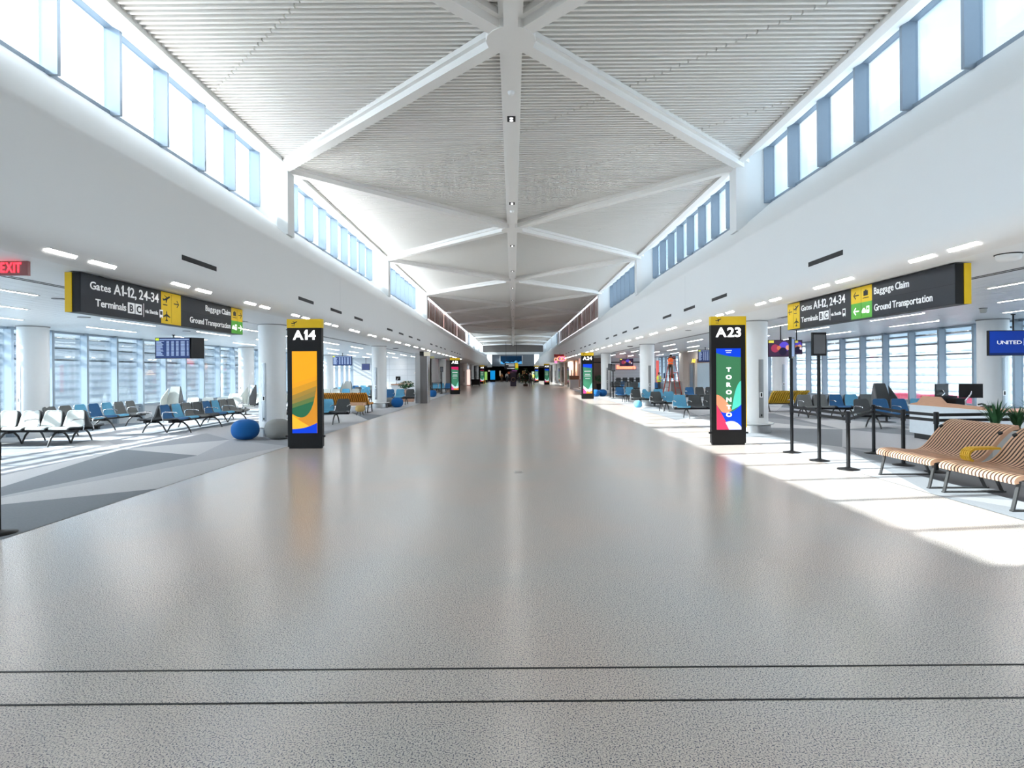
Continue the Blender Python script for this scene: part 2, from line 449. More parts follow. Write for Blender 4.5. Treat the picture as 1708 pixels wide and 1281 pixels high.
# clerestory: fins, posts, windows (murals take the place of glass in three bays)
def mural_mat():
    m = bpy.data.materials.new('mural_paint'); m.use_nodes = True; t = m.node_tree; bs = t.nodes['Principled BSDF']
    g = N(t, 'ShaderNodeNewGeometry'); mp_ = N(t, 'ShaderNodeMapping'); mp_.inputs['Scale'].default_value = (1, 1.1, .35)
    n = N(t, 'ShaderNodeTexNoise', Scale=1.3, Detail=5.0, Distortion=.6); r = N(t, 'ShaderNodeValToRGB')
    r.color_ramp.elements[0].position = .3; r.color_ramp.elements[0].color = lin('76806a')
    r.color_ramp.elements[1].position = .75; r.color_ramp.elements[1].color = lin('ddd8d3')
    for p_, c_ in ((.42, 'a8746a'), (.5, 'c4b7b0'), (.57, '93665f'), (.64, 'b9aeb6')):
        e = r.color_ramp.elements.new(p_); e.color = lin(c_)
    t.links.new(g.outputs['Position'], mp_.inputs[0]); t.links.new(mp_.outputs[0], n.inputs['Vector']); t.links.new(n.outputs[0], r.inputs[0])
    t.links.new(r.outputs[0], bs.inputs['Base Color']); bs.inputs['Roughness'].default_value = .6
    return m
MUR = mural_mat()
FR = mat('clerestory_frame', (.27, .33, .40), .4, .2, noise=.03)
wn = 0
for s, nm in ((-1, 'left'), (1, 'right')):
    for k in range(-3, 9):
        if k in (3, 4): continue
        y = bay(k); b = MB()
        zf = 4.75 + (6.28 - 5.3) * (ZSILL - 4.6) / 2.0
        pts = [(s * 6.3, zf - .25), (s * 7.38, ZSILL - .1), (s * 7.37, 8.05), (s * 6.3, 8.05)]
        b.sweep(pts, y + .02, y + .26, WHITE)
        b.box(*sorted((s * 6.22, s * 6.52)), y - .17, y + .3, 5.6, 7.6, WHITE)
        struct(b, 'wall_%s_fin' % nm)
    for k in range(-3, 8):
        a, c = bay(k) + .26, bay(k + 1) + .02
        if k in (2, 3, 4):
            b = MB(); b.box(*sorted((s * 6.56, s * 6.62)), a + .06 - (.22 if k > 2 else 0), c - .24, 5.98, 7.44, MUR)
            for q in range(1, 4):
                yy = a + (c - a) * q / 4; b.box(*sorted((s * 6.53, s * 6.56)), yy - .03, yy + .03, 5.98, 7.44, WHITE)
            o = b.build('mural'); tag(o, 'mural of vertical brown and pink strokes high on the %s wall, %s from the camera' % (nm, ('nearest', 'middle', 'farthest')[k - 2]), 'mural', 'murals above the fascias')
            continue
        wn += 1; b = MB()
        b.box(*sorted((s * 7.30, s * 7.32)), a, c, ZSILL, ZHEAD, GLASS)
        w = struct(b, 'window_%d' % wn)
        b = MB(); b.box(*sorted((s * 7.26, s * 7.36)), a, c, ZSILL - .03, ZSILL + .04, FR); b.box(*sorted((s * 7.2, s * 7.36)), a, c, ZHEAD - .03, ZHEAD + .02, FR)
        for j in range(0, 10):
            yy = bay(k) + .26 + .05 if j == 0 else bay(k) + .02 + MOD * j
            b.box(*sorted((s * 7.07, s * 7.36)), yy - .035, yy + .035, ZSILL - .05, ZHEAD, FR)
        b.build('window_frame', w)['kind'] = 'structure'

# lounge windows
for s, nm in ((-1, 'left'), (1, 'right')):
    for k in range(-3, 4):
        a, c = bay(k), bay(k + 1); c = min(c, LEFT_END if s < 0 else RIGHT_END)
        if c <= a: continue
        wn += 1; b = MB(); b.box(*sorted((s * (XW + .0), s * (XW + .02))), a, c, .62, ZS, GLASS); w = struct(b, 'window_%d' % wn)
        b = MB(); b.box(*sorted((s * (XW - .06), s * (XW + .08))), a, c, .56, .64, MULL); b.box(*sorted((s * (XW - .06), s * (XW + .08))), a, c, ZS - .06, ZS, MULL)
        j = 0
        while a + MOD * j < c - .01:
            yy = a + MOD * j; b.box(*sorted((s * (XW - .17), s * (XW + .06))), yy - .045, yy + .045, .0, ZS, MULL); j += 1
        b.build('window_frame', w)['kind'] = 'structure'
        b = MB()                                      # outside sun shades
        for z in (2.19, 2.56, 2.89): b.box(*sorted((s * (XW + .12), s * (XW + .30))), a, c, z, z + .05, MULL)
        b.build('sun_shade', w)['kind'] = 'structure'
    ye = LEFT_END if s < 0 else RIGHT_END
    b = MB(); b.box(*sorted((s * XW, s * (XW + .2))), YS, ye, 0, .58, mat('low_wall', (.55, .58, .61), .6)); b.box(*sorted((s * XW, s * (XW + .25))), YS, YE, ZS, 3.9, WHITE)
    struct(b, 'wall_%s_spandrel' % nm)
# back wall behind the camera
b = MB(); b.box(-XW - .2, XW + .2, YS - .3, YS, 0, 8.2, WHITE); struct(b, 'wall_back')

# columns
for s, nm in ((-1, 'left'), (1, 'right')):
    for k in range(-3, 8):
        y = bay(k)
        for xc, inner in ((XC, True), (13.45, False)):
            if not inner and y > (LEFT_END if s < 0 else RIGHT_END): continue
            b = MB(); b.lathe([(.36, 0), (.36, ZS)], (s * xc, y, 0), COLP, 40)
            c_ = struct(b, 'column')
            b = MB(); b.lathe([(.37, ZS - .03), (.385, ZS - .002)], (s * xc, y, 0), mat('shadow_gap', (.3, .3, .3), .7), 40); b.build('collar', c_)
            # recessed service panel with a socket, turned a little to the hall
            ang = -PI / 2 + (.12 if s > 0 else -.25) - (.1 if not inner else 0)
            b = MB(); R = .366; z0, z1 = (.42, 2.02)
            def arc(a0, a1, r, za, zb, m, n=4):
                for i in range(n):
                    t0 = a0 + (a1 - a0) * i / n; t1 = a0 + (a1 - a0) * (i + 1) / n
                    b.poly([(s * xc + r * math.cos(t0), y + r * math.sin(t0), za), (s * xc + r * math.cos(t1), y + r * math.sin(t1), za), (s * xc + r * math.cos(t1), y + r * math.sin(t1), zb), (s * xc + r * math.cos(t0), y + r * math.sin(t0), zb)], m)
            pc = mat('service_panel', (.30, .30, .30), .35, .6) if inner else mat('service_panel_pale', (.45, .48, .5), .35, .5)
            arc(ang - .19, ang + .19, R, z0, z1, pc)
            b.build('service_panel', c_, recalc=False)
            b = MB(); arc(ang - .13, ang + .10, R + .004, .98, 1.12, TXT, 3); arc(ang - .07, ang + .06, R + .008, 1.0, 1.1, BLACK, 2); arc(ang - .05, ang + .05, R + .008, .46, .52, BLACK, 2)
            b.build('socket', c_, recalc=False)
            if inner and k in (0, 1, 2, 3, 4):
                b = MB(); b.lathe([(.42, 0), (.42, .20)], (s * xc, y, 0), STEEL, 40); b.lathe([(.38, .24), (.50, .24), (.50, .27), (.38, .27)], (s * xc, y, 0), COLP, 40); b.build('base_ring', c_)

# walls where the lounges end
SHOPW = mat('white_tile_wall', (.72, .73, .74), .45, noise=.05, scale=2, stretch=(.3, .3, 6))
TAUPE = mat('taupe_wall', (.24, .19, .17), .6); GREYW = mat('grey_panel_wall', (.42, .42, .43), .5, noise=.06)
PEACH = mat('peach_wall', (.66, .42, .31), .6, noise=.05); BROWNW = mat('brown_wall', (.16, .10, .075), .6)
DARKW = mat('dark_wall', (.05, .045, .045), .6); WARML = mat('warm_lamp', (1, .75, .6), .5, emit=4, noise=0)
def wallbox(name, *a):
    b = MB(); b.box(*a); return struct(b, name)
wallbox('wall_left_end', -XW, -7.3, LEFT_END, LEFT_END + .3, 0, ZS, SHOPW)
b = MB()
for z in (.55, 1.05, 1.55, 2.05, 2.55): b.box(-XW, -7.3, LEFT_END - .004, LEFT_END, z, z + .015, mat('joint', (.4, .41, .42), .7))
for x in (-12.6, -11, -9.4, -8.): b.box(x, x + .012, LEFT_END - .004, LEFT_END, 0, ZS, MATS['joint'])
struct(b, 'wall_left_end_trim')
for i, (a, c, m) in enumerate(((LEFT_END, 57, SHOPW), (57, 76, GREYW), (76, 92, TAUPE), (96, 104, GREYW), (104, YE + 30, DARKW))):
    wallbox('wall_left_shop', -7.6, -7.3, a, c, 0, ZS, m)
wallbox('wall_left_niche', -9.5, -9.3, 92, 96, 0, ZS, PEACH)
wallbox('wall_right_end', 9.4, XW, RIGHT_END, RIGHT_END + .3, 0, ZS, SHOPW)
wallbox('wall_right_end_brown', 7.3, 9.4, RIGHT_END, RIGHT_END + .3, 0, ZS, BROWNW)
b = MB()
for z in (.4, .7, 1.0, 1.3, 1.6, 1.9, 2.2): b.box(9.4, XW, RIGHT_END - .004, RIGHT_END, z, z + .02, MATS['joint'])
b.box(7.3, XW, RIGHT_END - .08, RIGHT_END, 2.62, 2.72, BLACKP)
struct(b, 'wall_right_end_trim')
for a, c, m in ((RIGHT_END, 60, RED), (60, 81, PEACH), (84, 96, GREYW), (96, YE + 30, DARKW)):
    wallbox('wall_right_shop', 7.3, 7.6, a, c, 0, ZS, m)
# far end
b = MB(); BLUEG = mat('end_panel', (.20, .235, .28), .5)
b.box(-4.4, 4.4, YE, YE + .3, 2.75, 5.5, BLUEG)
b.box(-7.4, 7.4, YE - .2, YE + .3, 5.5, 6.0, WHITE); b.box(-7.4, 7.4, YE + .05, YE + .3, 6.0, 8.2, mat('far_brown', (.2, .18, .17), .7))
for s in (-1, 1):
    b.sweep([(s * 4.4, 2.9), (s * 5.3, 2.9), (s * 7.4, 6.0), (s * 5.4, 6.0), (s * 5.3, 4.6), (s * 4.4, 3.5)], YE - .1, YE + .2, WHITE)
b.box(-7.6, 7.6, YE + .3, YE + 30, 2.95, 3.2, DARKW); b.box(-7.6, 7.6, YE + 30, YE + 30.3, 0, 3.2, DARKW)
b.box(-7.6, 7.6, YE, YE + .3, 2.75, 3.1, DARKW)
struct(b, 'wall_far')

# ================================================================= LIGHT FITTINGS
# twin lamps and black air slots along both fascias
def pairs():
    for s, nm in ((-1, 'left'), (1, 'right')):
        for k in range(22):
            y = 6.54 * 1.0 + 2.43 * k if True else 0
            t = thing('twin_light', 'pair of short recessed lamps low on the %s fascia, %s pair from the camera' % (nm, NTH[k]), 'light', (s * 5.33, y, 3.19), 0, 'twin lamps along the %s fascia' % nm)
            for q in (0, .69):
                b = MB(); ox = s * .0
                a = Vector((s * -.065, 0, .085)); c = Vector((s * .045, 0, -.045)); n = Vector((-s * .76, 0, -.65)) * .008
                p = [a + n, c + n, c + n + Vector((0, .45, 0)), a + n + Vector((0, .45, 0))]; p = [v + Vector((0, q, 0)) for v in p]
                p2 = [v - n * 3 for v in p]
                b.raw(p + p2, [(0, 1, 2, 3), (7, 6, 5, 4), (0, 4, 5, 1), (1, 5, 6, 2), (2, 6, 7, 3), (3, 7, 4, 0)], LAMP)
                b.build('lamp', t)
        for k in range(20):
            if k in (1, 5, 10, 15): continue
            y = 8.95 + 2.43 * k
            b = MB(); b.box(*sorted((s * (XF - .006), s * (XF + .03))), y, y + 1.04, 3.52, 3.60, BLACK)
            o = b.build('air_slot'); tag(o, 'black linear air slot in the %s fascia above lamp pair %s' % (nm, NTH[k]), 'vent', 'air slots along the %s fascia' % nm)
pairs()
for s, nm in ((-1, 'left'), (1, 'right')):
    for li, (x, st) in enumerate(((8.2, 16.2), (10.1, 14.0), (12.1, 16.2))):
        i = 0
        for k in range(-4, 9):
            y = st + 4.24 * k
            if y + 2.1 > (LEFT_END if s < 0 else RIGHT_END): continue
            t = thing('strip_light', 'warm linear light in the %s lounge ceiling, %s row from the hall, %s along it' % (nm, NTH[li], NTH[i]), 'ceiling light', (s * x, y, ZS), 0, 'linear lights in the %s lounge ceiling' % nm); i += 1
            b = MB(); b.box(-.032, .032, 0, 2.1, -.008, 0, LAMPS); b.build('diffuser', t)
            b = MB(); b.box(-.042, -.032, -.01, 2.11, -.012, 0, WHITE); b.box(.032, .042, -.01, 2.11, -.012, 0, WHITE); b.build('frame', t)
for k in range(-3, 16):
    y = 12.5 + 6.36 * k * .98
    if y < 1: continue
    t = thing('spine_light', 'small twin spotlight box under the ceiling spine, %s from the camera' % NTH[k + 1], 'light', (0, y, 7.28), 0, 'spotlights under the ceiling spine')
    b = MB(); b.box(-.09, .09, -.13, .13, -.012, 0, BLACK); b.build('housing', t)
    for q in (-.06, .06):
        b = MB(); b.lathe([(.001, -.02), (.04, -.02), (.04, -.012)], (0, q, 0), LITW, 12); b.build('lamp', t)
for i, (px, py, Y, r) in enumerate(((849, 174, 11.3, .07), (853, 352, 19.6, .07))):
    b = MB(); b.lathe([(.001, -.06), (r * .7, -.06), (r, -.02), (r, 0)], (0, 0, 0), WHITE, 20)
    tag(b.build('smoke_detector', loc=(0, Y, 7.28)), 'round white smoke detector under the ceiling spine, %s from the camera' % ('nearer' if i == 0 else 'farther'), 'smoke detector')
def dome(px, py, r, lab, h=.08, m=None):
    p = fl(px, py, ZS); b = MB(); b.lathe([(.001, -h), (r * .7, -h), (r * .92, -h * .8), (r, -.015), (r, 0)], (0, 0, 0), m or WHITE, 24)
    t = thing('ceiling_speaker', lab, 'ceiling speaker', (p.x, p.y, ZS)); b.build('cover', t)
    b = MB(); b.lathe([(r + .004, -.012), (r + .012, -.006), (r + .012, 0)], (0, 0, 0), BLACKP, 24); b.build('rim', t)
dome(1682, 424, .13, 'white round ceiling speaker right of the baggage claim sign')
dome(1640, 514, .07, 'small white camera dome under the right lounge ceiling beneath the sign', .11, PALEF)
dome(140, 529, .12, 'flat round ceiling fitting below the near end of the left sign', .02, mat('fitting_grey', (.4, .41, .42)))
dome(311, 552, .10, 'flat round ceiling fitting beside the left departures screen', .02, MATS['fitting_grey'])
dome(1148, 551, .09, 'flat round ceiling fitting left of the A23 pillar', .02, MATS['fitting_grey'])
dome(97, 498, .09, 'flat round ceiling fitting left of the black gates sign', .015, MATS['fitting_grey'])
dome(1051, 577.5, .15, 'dark ceiling speaker before the second right column', .03, BLACKP)
dome(660, 580.8, .15, 'dark ceiling speaker beyond the second left column', .03, BLACKP)

# ================================================================= GATE PILLARS
def shape_fill(b, pts, x0, w, z0, h, y, m):
    b.poly([(x0 + u * w, y, z0 + v * h) for u, v in pts], m)
def curve(p0, p1, p2, n=14):
    out = []
    for i in range(n + 1):
        t = i / n; out.append(((1 - t) ** 2 * p0[0] + 2 * t * (1 - t) * p1[0] + t * t * p2[0], (1 - t) ** 2 * p0[1] + 2 * t * (1 - t) * p1[1] + t * t * p2[1]))
    return out
def ecol(name, c, e=.85): return mat('screen_' + name, c, .35, emit=e * .42, noise=.01, spec=.2)
def plane_icon(b, x, z, s, y, m, up=False):
    """small aircraft taking off, with a runway bar, or seen from above"""
    if not up:
        P = [(-.5, -.02), (-.42, -.06), (-.1, .02), (.35, .22), (.5, .34), (.44, .4), (.3, .38), (.0, .24), (-.36, .08), (-.5, .16), (-.55, .14)]
        b.poly([(x + u * s, y, z + v * s) for u, v in P], m)
        b.poly([(x + u * s, y - .0005, z + v * s) for u, v in ((-.1, .08), (.12, .12), (-.02, -.2), (-.1, -.2))], m)
        b.poly([(x + u * s, y - .0005, z + v * s) for u, v in ((-.02, .22), (.12, .26), (-.28, .42), (-.34, .4))], m)
        b.poly([(x + u * s, y, z + v * s) for u, v in ((-.5, -.42), (.1, -.42), (.1, -.34), (-.5, -.34))], m)
    else:
        b.poly([(x + u * s, y, z + v * s) for u, v in ((-.05, -.45), (.05, -.45), (.07, .35), (0, .5), (-.07, .35))], m)
        b.poly([(x + u * s, y - .0005, z + v * s) for u, v in ((-.5, -.12), (0, .0), (.5, -.12), (.5, -.02), (0, .22), (-.5, -.02))], m)
        b.poly([(x + u * s, y, z + v * s) for u, v in ((-.2, -.45), (0, -.36), (.2, -.45), (.2, -.38), (0, -.24), (-.2, -.38))], m)
def pillar(px, py, no, label, art, Y=None, scale=1.0, w=.79):
    p = fl(px, py) if Y is None else Vector(((px - CX) / F * Y, Y, 0))
    t = thing('gate_pillar', label, 'gate sign', (p.x, p.y + .1, 0), 0, None)
    h = 2.97; D = .13
    b = MB(); b.box(-w / 2, w / 2, -D / 2, D / 2, .04, h - .2, BLACK); b.box(-w / 2 + .02, w / 2 - .02, -D / 2 + .02, D / 2 - .02, 0, .04, BLACKP); b.build('body', t)
    b = MB(); b.box(-w / 2 - .004, w / 2 + .004, -D / 2 - .004, D / 2 + .004, h - .2, h, YEL); 
    if no == 'A23': b.box(w / 2, w / 2 + .02, -D / 2, D / 2, .4, h, YEL)
    b.build('yellow_cap', t)
    b = MB(); plane_icon(b, -w / 2 + .17, h - .105, .13, -D / 2 - .006, BLACK); b.build('departure_symbol', t, recalc=False)
    b = MB(); b.box(-w / 2 - .06, -w / 2, -.05, -.02, .26, .30, BLACKP); b.box(w / 2, w / 2 + .06, -.05, -.02, .26, .30, BLACKP); b.build('floor_clip', t)
    text_mesh(no, .30, LITW, 'gate_number', t, (0, -D / 2 - .004, h - .47), (1, 0, 0), align='CENTER', ext=.008, bold=.022, width=.52 if no[1] == '1' else .58)
    sx0, sw, sz0, sh = -w * .36, w * .72, .355, 1.875
    b = MB(); b.box(sx0, sx0 + sw, -D / 2 - .006, -D / 2, sz0, sz0 + sh, ecol(*art[0])); b.build('screen', t)
    b = MB(); y = -D / 2 - .007
    for i, (pts, c) in enumerate(art[1]): shape_fill(b, pts, sx0, sw, sz0, sh, y - .0006 * i, ecol(*c))
    b.build('screen_picture', t, recalc=False)
    return t, (sx0, sw, sz0, sh, -D / 2 - .012)
OR = ('orange', 'f2a31c')
stripes = []
for i, c in enumerate(('eba021', 'dd9a22', 'c98f2c', 'b3873a', '96803f', '6f7a44', '3f7048', '2a6448')):
    z0 = .60 - i * .042; z1 = .60 - i * .042 - .05
    lim = lambda z: 1.0 if z > .52 else max(.3, 1 - ((.52 - z) / .35) ** 2 * .75)
    stripes.append(([(0, z0 - .03)] + [(1 * lim(z0), z0 + .10)] + [(lim(z1) * .98, z1 + .08)] + [(0, z1 - .05)], ('str%d' % i, c)))
artA14 = (OR, stripes[:0] + [
    ([(0, 0), (0, .19)] + curve((0, .19), (.45, .1), (1, .57))[1:] + [(1, 0)], ('deeporange', 'd38b2a')),
    ([(0, .60), (1, .70), (1, .56), (0, .50)], ('s1', 'e39d22')), ([(0, .545), (1, .65), (1, .54), (0, .44)], ('s2', 'd09328')),
    ([(0, .46), (.98, .575), (.95, .50), (0, .385)], ('s3', 'a48238')), ([(0, .405), (.955, .52), (.90, .43), (0, .33)], ('s4', '8f7a3c')),
    ([(0, .355), (.91, .45), (.86, .37), (0, .28)], ('s5', '5f7340')),
    ([(0, .305), (.87, .39)] + curve((.87, .385), (.62, .10), (0, .235)), ('s6', '2c6647')),
    ([(0, .23)] + curve((0, .22), (.35, .14), (.68, .085))[0:] + [(.4, .05), (0, .04)], ('sun', 'fbb733')),
    ([(0, 0), (0, .05)] + curve((0, .05), (.55, .05), (1, .125)) + [(1, 0)], ('blue', '0a3fd0'))])
t14, _ = pillar(508, 748.5, 'A14', 'tall black gate pillar A14 with an orange artwork screen', artA14)
artA23 = (('green', '3c7350'), [
    ([(0, 1), (0, .945)] + curve((0, .945), (.4, .90), (1, .89)) + [(1, 1)], ('blue', '0a45e6')),
    ([(1, .60)] + curve((1, .60), (.75, .56), (.62, .24)) + [(1, .30)], ('teal', '55cdb6')),
    (curve((0, .43), (.3, .42), (.62, .24)) + [(.3, .18), (0, .31)], ('coral', 'f8906c')),
    (curve((.18, .22), (.6, .17), (1, .31)) + [(1, 0), (.2, 0)], ('deepblue', '0c3fd4')),
    ([(0, .31)] + curve((0, .31), (.2, .20), (.55, 0)) + [(0, 0)], ('pinkred', 'd13a5f')),
    ([(.35, .09)] + curve((.35, .09), (.75, .14), (1, .03)) + [(1, 0), (.5, 0)], ('lilac', 'c9c8f3'))])
t23, q = pillar(1217, 742.5, 'A23', 'tall black gate pillar A23 with a green TORONTO screen', artA23)
for i, ch in enumerate('TORONTO'):
    text_mesh(ch, .13, LITW, 'screen_letter', t23, (0, q[4], q[2] + q[3] * (.715 - i * .0925)), (1, 0, 0), align='CENTER', ext=.002, bold=.04, sx=1.25)
for z_, w_ in ((.967, .15), (.943, .11)):
    b = MB(); b.box(-w_ / 2, w_ / 2, q[4] - .002, q[4] + .004, q[2] + q[3] * z_, q[2] + q[3] * z_ + .022, TXT); b.build('screen_text', t23)
def art_generic(top):
    return (('green2', '3f7f62'), [([(0, 1), (0, .9), (1, .86), (1, 1)], top), ([(0, .25), (.3, .17), (.6, .14), (1, .38), (1, .1), (0, .1)], ('teal2', '7fd0bd')),
        ([(0, .27), (.5, .14), (1, .18), (1, 0), (0, 0)], ('white2', 'd6e4ea')), ([(0, .18), (.45, .02), (1, .1), (1, 0), (0, 0)], ('pink2', 'd8468a')), ([(.4, .08), (.75, .05), (1, .1), (1, 0), (.3, 0)], ('orange2', 'f0893a'))])
for px, py, no, lab, top, Y in ((759, 657.5, 'A12', 'black gate pillar A12 with a green and pink screen, left side', ('magenta', 'c8255f'), None), (980.5, 665.5, 'A24', 'black gate pillar A24 with a green and blue screen, right side', ('blue', '0a45e6'), None),
        (804, 0, 'A11', 'distant left gate pillar with a dark red screen top', ('winered', '7a1f3a'), 92), (912, 0, 'A25', 'distant right gate pillar standing nearer of the two beyond A24', ('blue', '0a45e6'), 81), (895, 0, 'A26', 'distant right gate pillar farthest down the hall', ('blue', '0a45e6'), 100)):
    t, q = pillar(px, py, no, lab, art_generic(top), Y)
    for j, (z, wd, sz) in enumerate(((.74, .42, .10), (.64, .34, .07), (.585, .40, .07), (.50, .3, .05))):
        b = MB(); b.box(-wd / 2, wd / 2, q[4], q[4] + .004, q[2] + q[3] * z, q[2] + q[3] * z + sz * .55, TXT); b.build('screen_text', t)

# ================================================================= HANGING WAYFINDING SIGNS
def arrow(b, x, z, s, m, left, y=-.004):
    d = -1 if left else 1
    b.poly([(x - d * s * .45, y, z - s * .05), (x + d * s * .3, y, z - s * .05), (x + d * s * .3, y, z + s * .05), (x - d * s * .45, y, z + s * .05)][::d], m)
    for q in (-1, 1):
        b.poly([(x + d * s * .45, y - .0005, z), (x + d * s * .1, y - .0005, z + q * s * .38), (x + d * s * .02, y - .0005, z + q * s * .31), (x + d * s * .32, y - .0005, z)], m)
def case_icon(b, x, z, s, m):
    b.poly([(x - s * .3, -.004, z - s * .1), (x + s * .3, -.004, z - s * .1), (x + s * .3, -.004, z + s * .3), (x - s * .3, -.004, z + s * .3)], m)
    b.poly([(x - s * .12, -.0045, z + s * .3), (x + s * .12, -.0045, z + s * .3), (x + s * .12, -.0045, z + s * .38), (x - s * .12, -.0045, z + s * .38)], m)
    b.poly([(x - s * .4, -.004, z - s * .3), (x + s * .4, -.004, z - s * .3), (x + s * .4, -.004, z - s * .24), (x - s * .4, -.004, z - s * .24)], m)
def car_icon(b, x, z, s, m):
    b.poly([(x + u * s, -.004, z + v * s) for u, v in ((-.5, -.15), (.0, -.15), (.0, .05), (-.08, .07), (-.16, .22), (-.36, .22), (-.44, .07), (-.5, .05))], m)
    b.poly([(x + u * s, -.004, z + v * s) for u, v in ((.08, -.2), (.45, -.2), (.45, .35), (.08, .35))], m)
    b.poly([(x + u * s, -.0046, z + v * s) for u, v in ((.14, .05), (.39, .05), (.39, .25), (.14, .25))], GRN)
def hanging_sign(name_side, s):
    """local x runs in reading direction, face at local y=0 looking to local -y"""
    if s < 0:
        Ya, Yb = 7.58, 12.12; L_ = Yb - Ya
        t = thing('wayfinding_sign', 'long black overhead gates and baggage sign on the left side', 'sign', (-5.76, Ya, 0), PI / 2)
        U = lambda y: y - Ya
        segs = dict(k1=(U(7.58), U(9.32)), y1=(U(9.32), U(9.87)), k2=(U(9.87), U(11.64)), yg=(U(11.64), U(12.12)))
    else:
        Ya, Yb = 7.40, 11.92; L_ = Yb - Ya
        t = thing('wayfinding_sign', 'long black overhead gates and baggage sign on the right side', 'sign', (5.76, Yb, 0), -PI / 2)
        U = lambda y: Yb - y
        segs = dict(y1=(U(11.92), U(11.42)), k1=(U(11.42), U(9.68)), yg=(U(9.68), U(9.12)), k2=(U(9.12), U(7.40)))
    z0, z1 = 2.555, 3.085; zm = (z0 + z1) / 2
    b = MB(); b.box(0, L_, 0, .11, z0, z1, BLACK); b.box(.4, .5, .04, .08, z1, ZS, BLACK); b.box(L_ - .5, L_ - .4, .04, .08, z1, ZS, BLACK); b.box(2.2, 2.3, .04, .08, z1, ZS, BLACK); b.build('housing', t)
    ex = (0, .0) if s < 0 else (L_, L_)
    b = MB(); b.box(.004, L_ - .004, .11, .195, z0, z1, BLACK); b.build('rear_housing', t)
    b = MB(); b.box(*((-.01, .012) if s < 0 else (L_ - .012, L_ + .01)), .11, .20, z0, z1, YEL); b.build('yellow_end', t)
    for key in ('k1', 'k2'):
        a, c = segs[key]; b = MB(); b.box(a + .005, c - .005, -.003, 0, z0 + .004, z1 - .004, SIGNK); b.build('text_panel', t)
        if key == 'k2': b = MB(); b.box(a + .005, c - .005, -.0045, -.003, zm - .003, zm + .003, BLACK); b.build('panel_joint', t)
    a, c = segs['y1']; b = MB(); b.box(a, c, -.003, 0, z0 + .004, z1 - .004, YEL); b.build('yellow_panel', t)
    b = MB(); w = c - a
    la, ia = (a + w * .76, a + w * .26) if s < 0 else (a + w * .24, a + w * .74)
    arrow(b, la, z1 - .17, .17, BLACK, s > 0); plane_icon(b, ia, z1 - .14, .20, -.0045, BLACK); plane_icon(b, ia, z0 + .13, .19, -.0045, BLACK, True)
    b.box(a + w * .5 - .002, a + w * .5 + .002, -.0046, -.003, z0 + .03, z1 - .03, BLACK); b.build('flight_symbols', t, recalc=False)
    a, c = segs['yg']; w = c - a
    b = MB(); b.box(a, c, -.003, 0, zm, z1 - .004, YEL); b.build('yellow_panel', t)
    b = MB(); b.box(a, c, -.003, 0, z0 + .004, zm, GRN); b.build('green_panel', t)
    la, ia = (a + w * .76, a + w * .28) if s < 0 else (a + w * .26, a + w * .72)
    b = MB(); arrow(b, la, zm + .13, .17, BLACK, s > 0, -.0045); case_icon(b, ia, zm + .12, .2, BLACK)
    arrow(b, la, z0 + .13, .17, LITW, s > 0, -.0045); car_icon(b, ia, z0 + .12, .2, LITW)
    b.box(a + w * .5 - .002, a + w * .5 + .002, -.0046, -.003, z0 + .03, z1 - .03, BLACK); b.build('transport_symbols', t, recalc=False)
    # lettering
    a, c = segs['k1']; y = -.005
    def T(txt, size, x, z, width, bold=.012): return text_mesh(txt, size, TXT, 'lettering', t, (x, y, z), (1, 0, 0), ext=.002, bold=bold, width=width)
    x = a + (.17 if s < 0 else .07); k = 1.0
    T('Gates', .15, x, z0 + .335, .40); T('A1-12, 24-34', .21, x + .46, z0 + .325, 1.04)
    T('Terminals', .145, x + (.10 if s < 0 else .0), z0 + .11, .62)
    x2 = x + (.76 if s < 0 else .66)
    for i, ch in enumerate('BC'):
        b = MB(); b.box(x2 + i * .17, x2 + i * .17 + .15, -.0065, -.003, z0 + .085, z0 + .245, TXT); b.build('letter_tile', t)
        text_mesh(ch, .15, SIGNK, 'tile_letter', t, (x2 + i * .17 + .075, -.008, z0 + .112), (1, 0, 0), align='CENTER', ext=.001, bold=.03)
    b = MB(); b.box(x2 + .36, x2 + .37, -.005, -.003, z0 + .06, z0 + .27, TXT); b.build('divider', t)
    T('via Shuttle', .085, x2 + .40, z0 + .13, .32, .01)
    b = MB(); bx = x2 + .76
    b.poly([(bx + u, -.005, z0 + .10 + v) for u, v in ((0, 0), (.09, 0), (.09, .12), (0, .12))], TXT); b.poly([(bx + u, -.0055, z0 + .10 + v) for u, v in ((.015, .04), (.075, .04), (.075, .10), (.015, .10))], SIGNK)
    b.box(bx + .01, bx + .025, -.005, -.003, z0 + .085, z0 + .10, TXT); b.box(bx + .065, bx + .08, -.005, -.003, z0 + .085, z0 + .10, TXT); b.build('bus_symbol', t, recalc=False)
    a, c = segs['k2']
    if s < 0: T('Baggage Claim', .15, c - .98, zm + .09, .94); T('Ground Transportation', .15, c - 1.50, z0 + .09, 1.46)
    else: T('Baggage Claim', .15, a + .06, zm + .09, .80); T('Ground Transportation', .15, a + .06, z0 + .09, 1.26)
hanging_sign('left', -1); hanging_sign('right', 1)

# exit sign
p = at(20, 446, 6.9)
t = thing('exit_sign', 'small lit red EXIT sign at the left edge under the soffit', 'exit sign', (p.x, p.y, p.z))
b = MB(); b.box(-.16, .19, 0, .04, -.10, .10, mat('exit_glass', (.30, .12, .12), .2)); b.build('body', t)
b = MB(); b.box(-.05, .05, .0, .04, .11, ZS - p.z, BLACK); b.build('bracket', t)
text_mesh('EXIT', .17, mat('exit_red', (1, .03, .05), .5, emit=1.5, noise=0), 'letters', t, (-.01, -.004, -.06), (1, 0, 0), align='CENTER', ext=.003, bold=.025, width=.25)

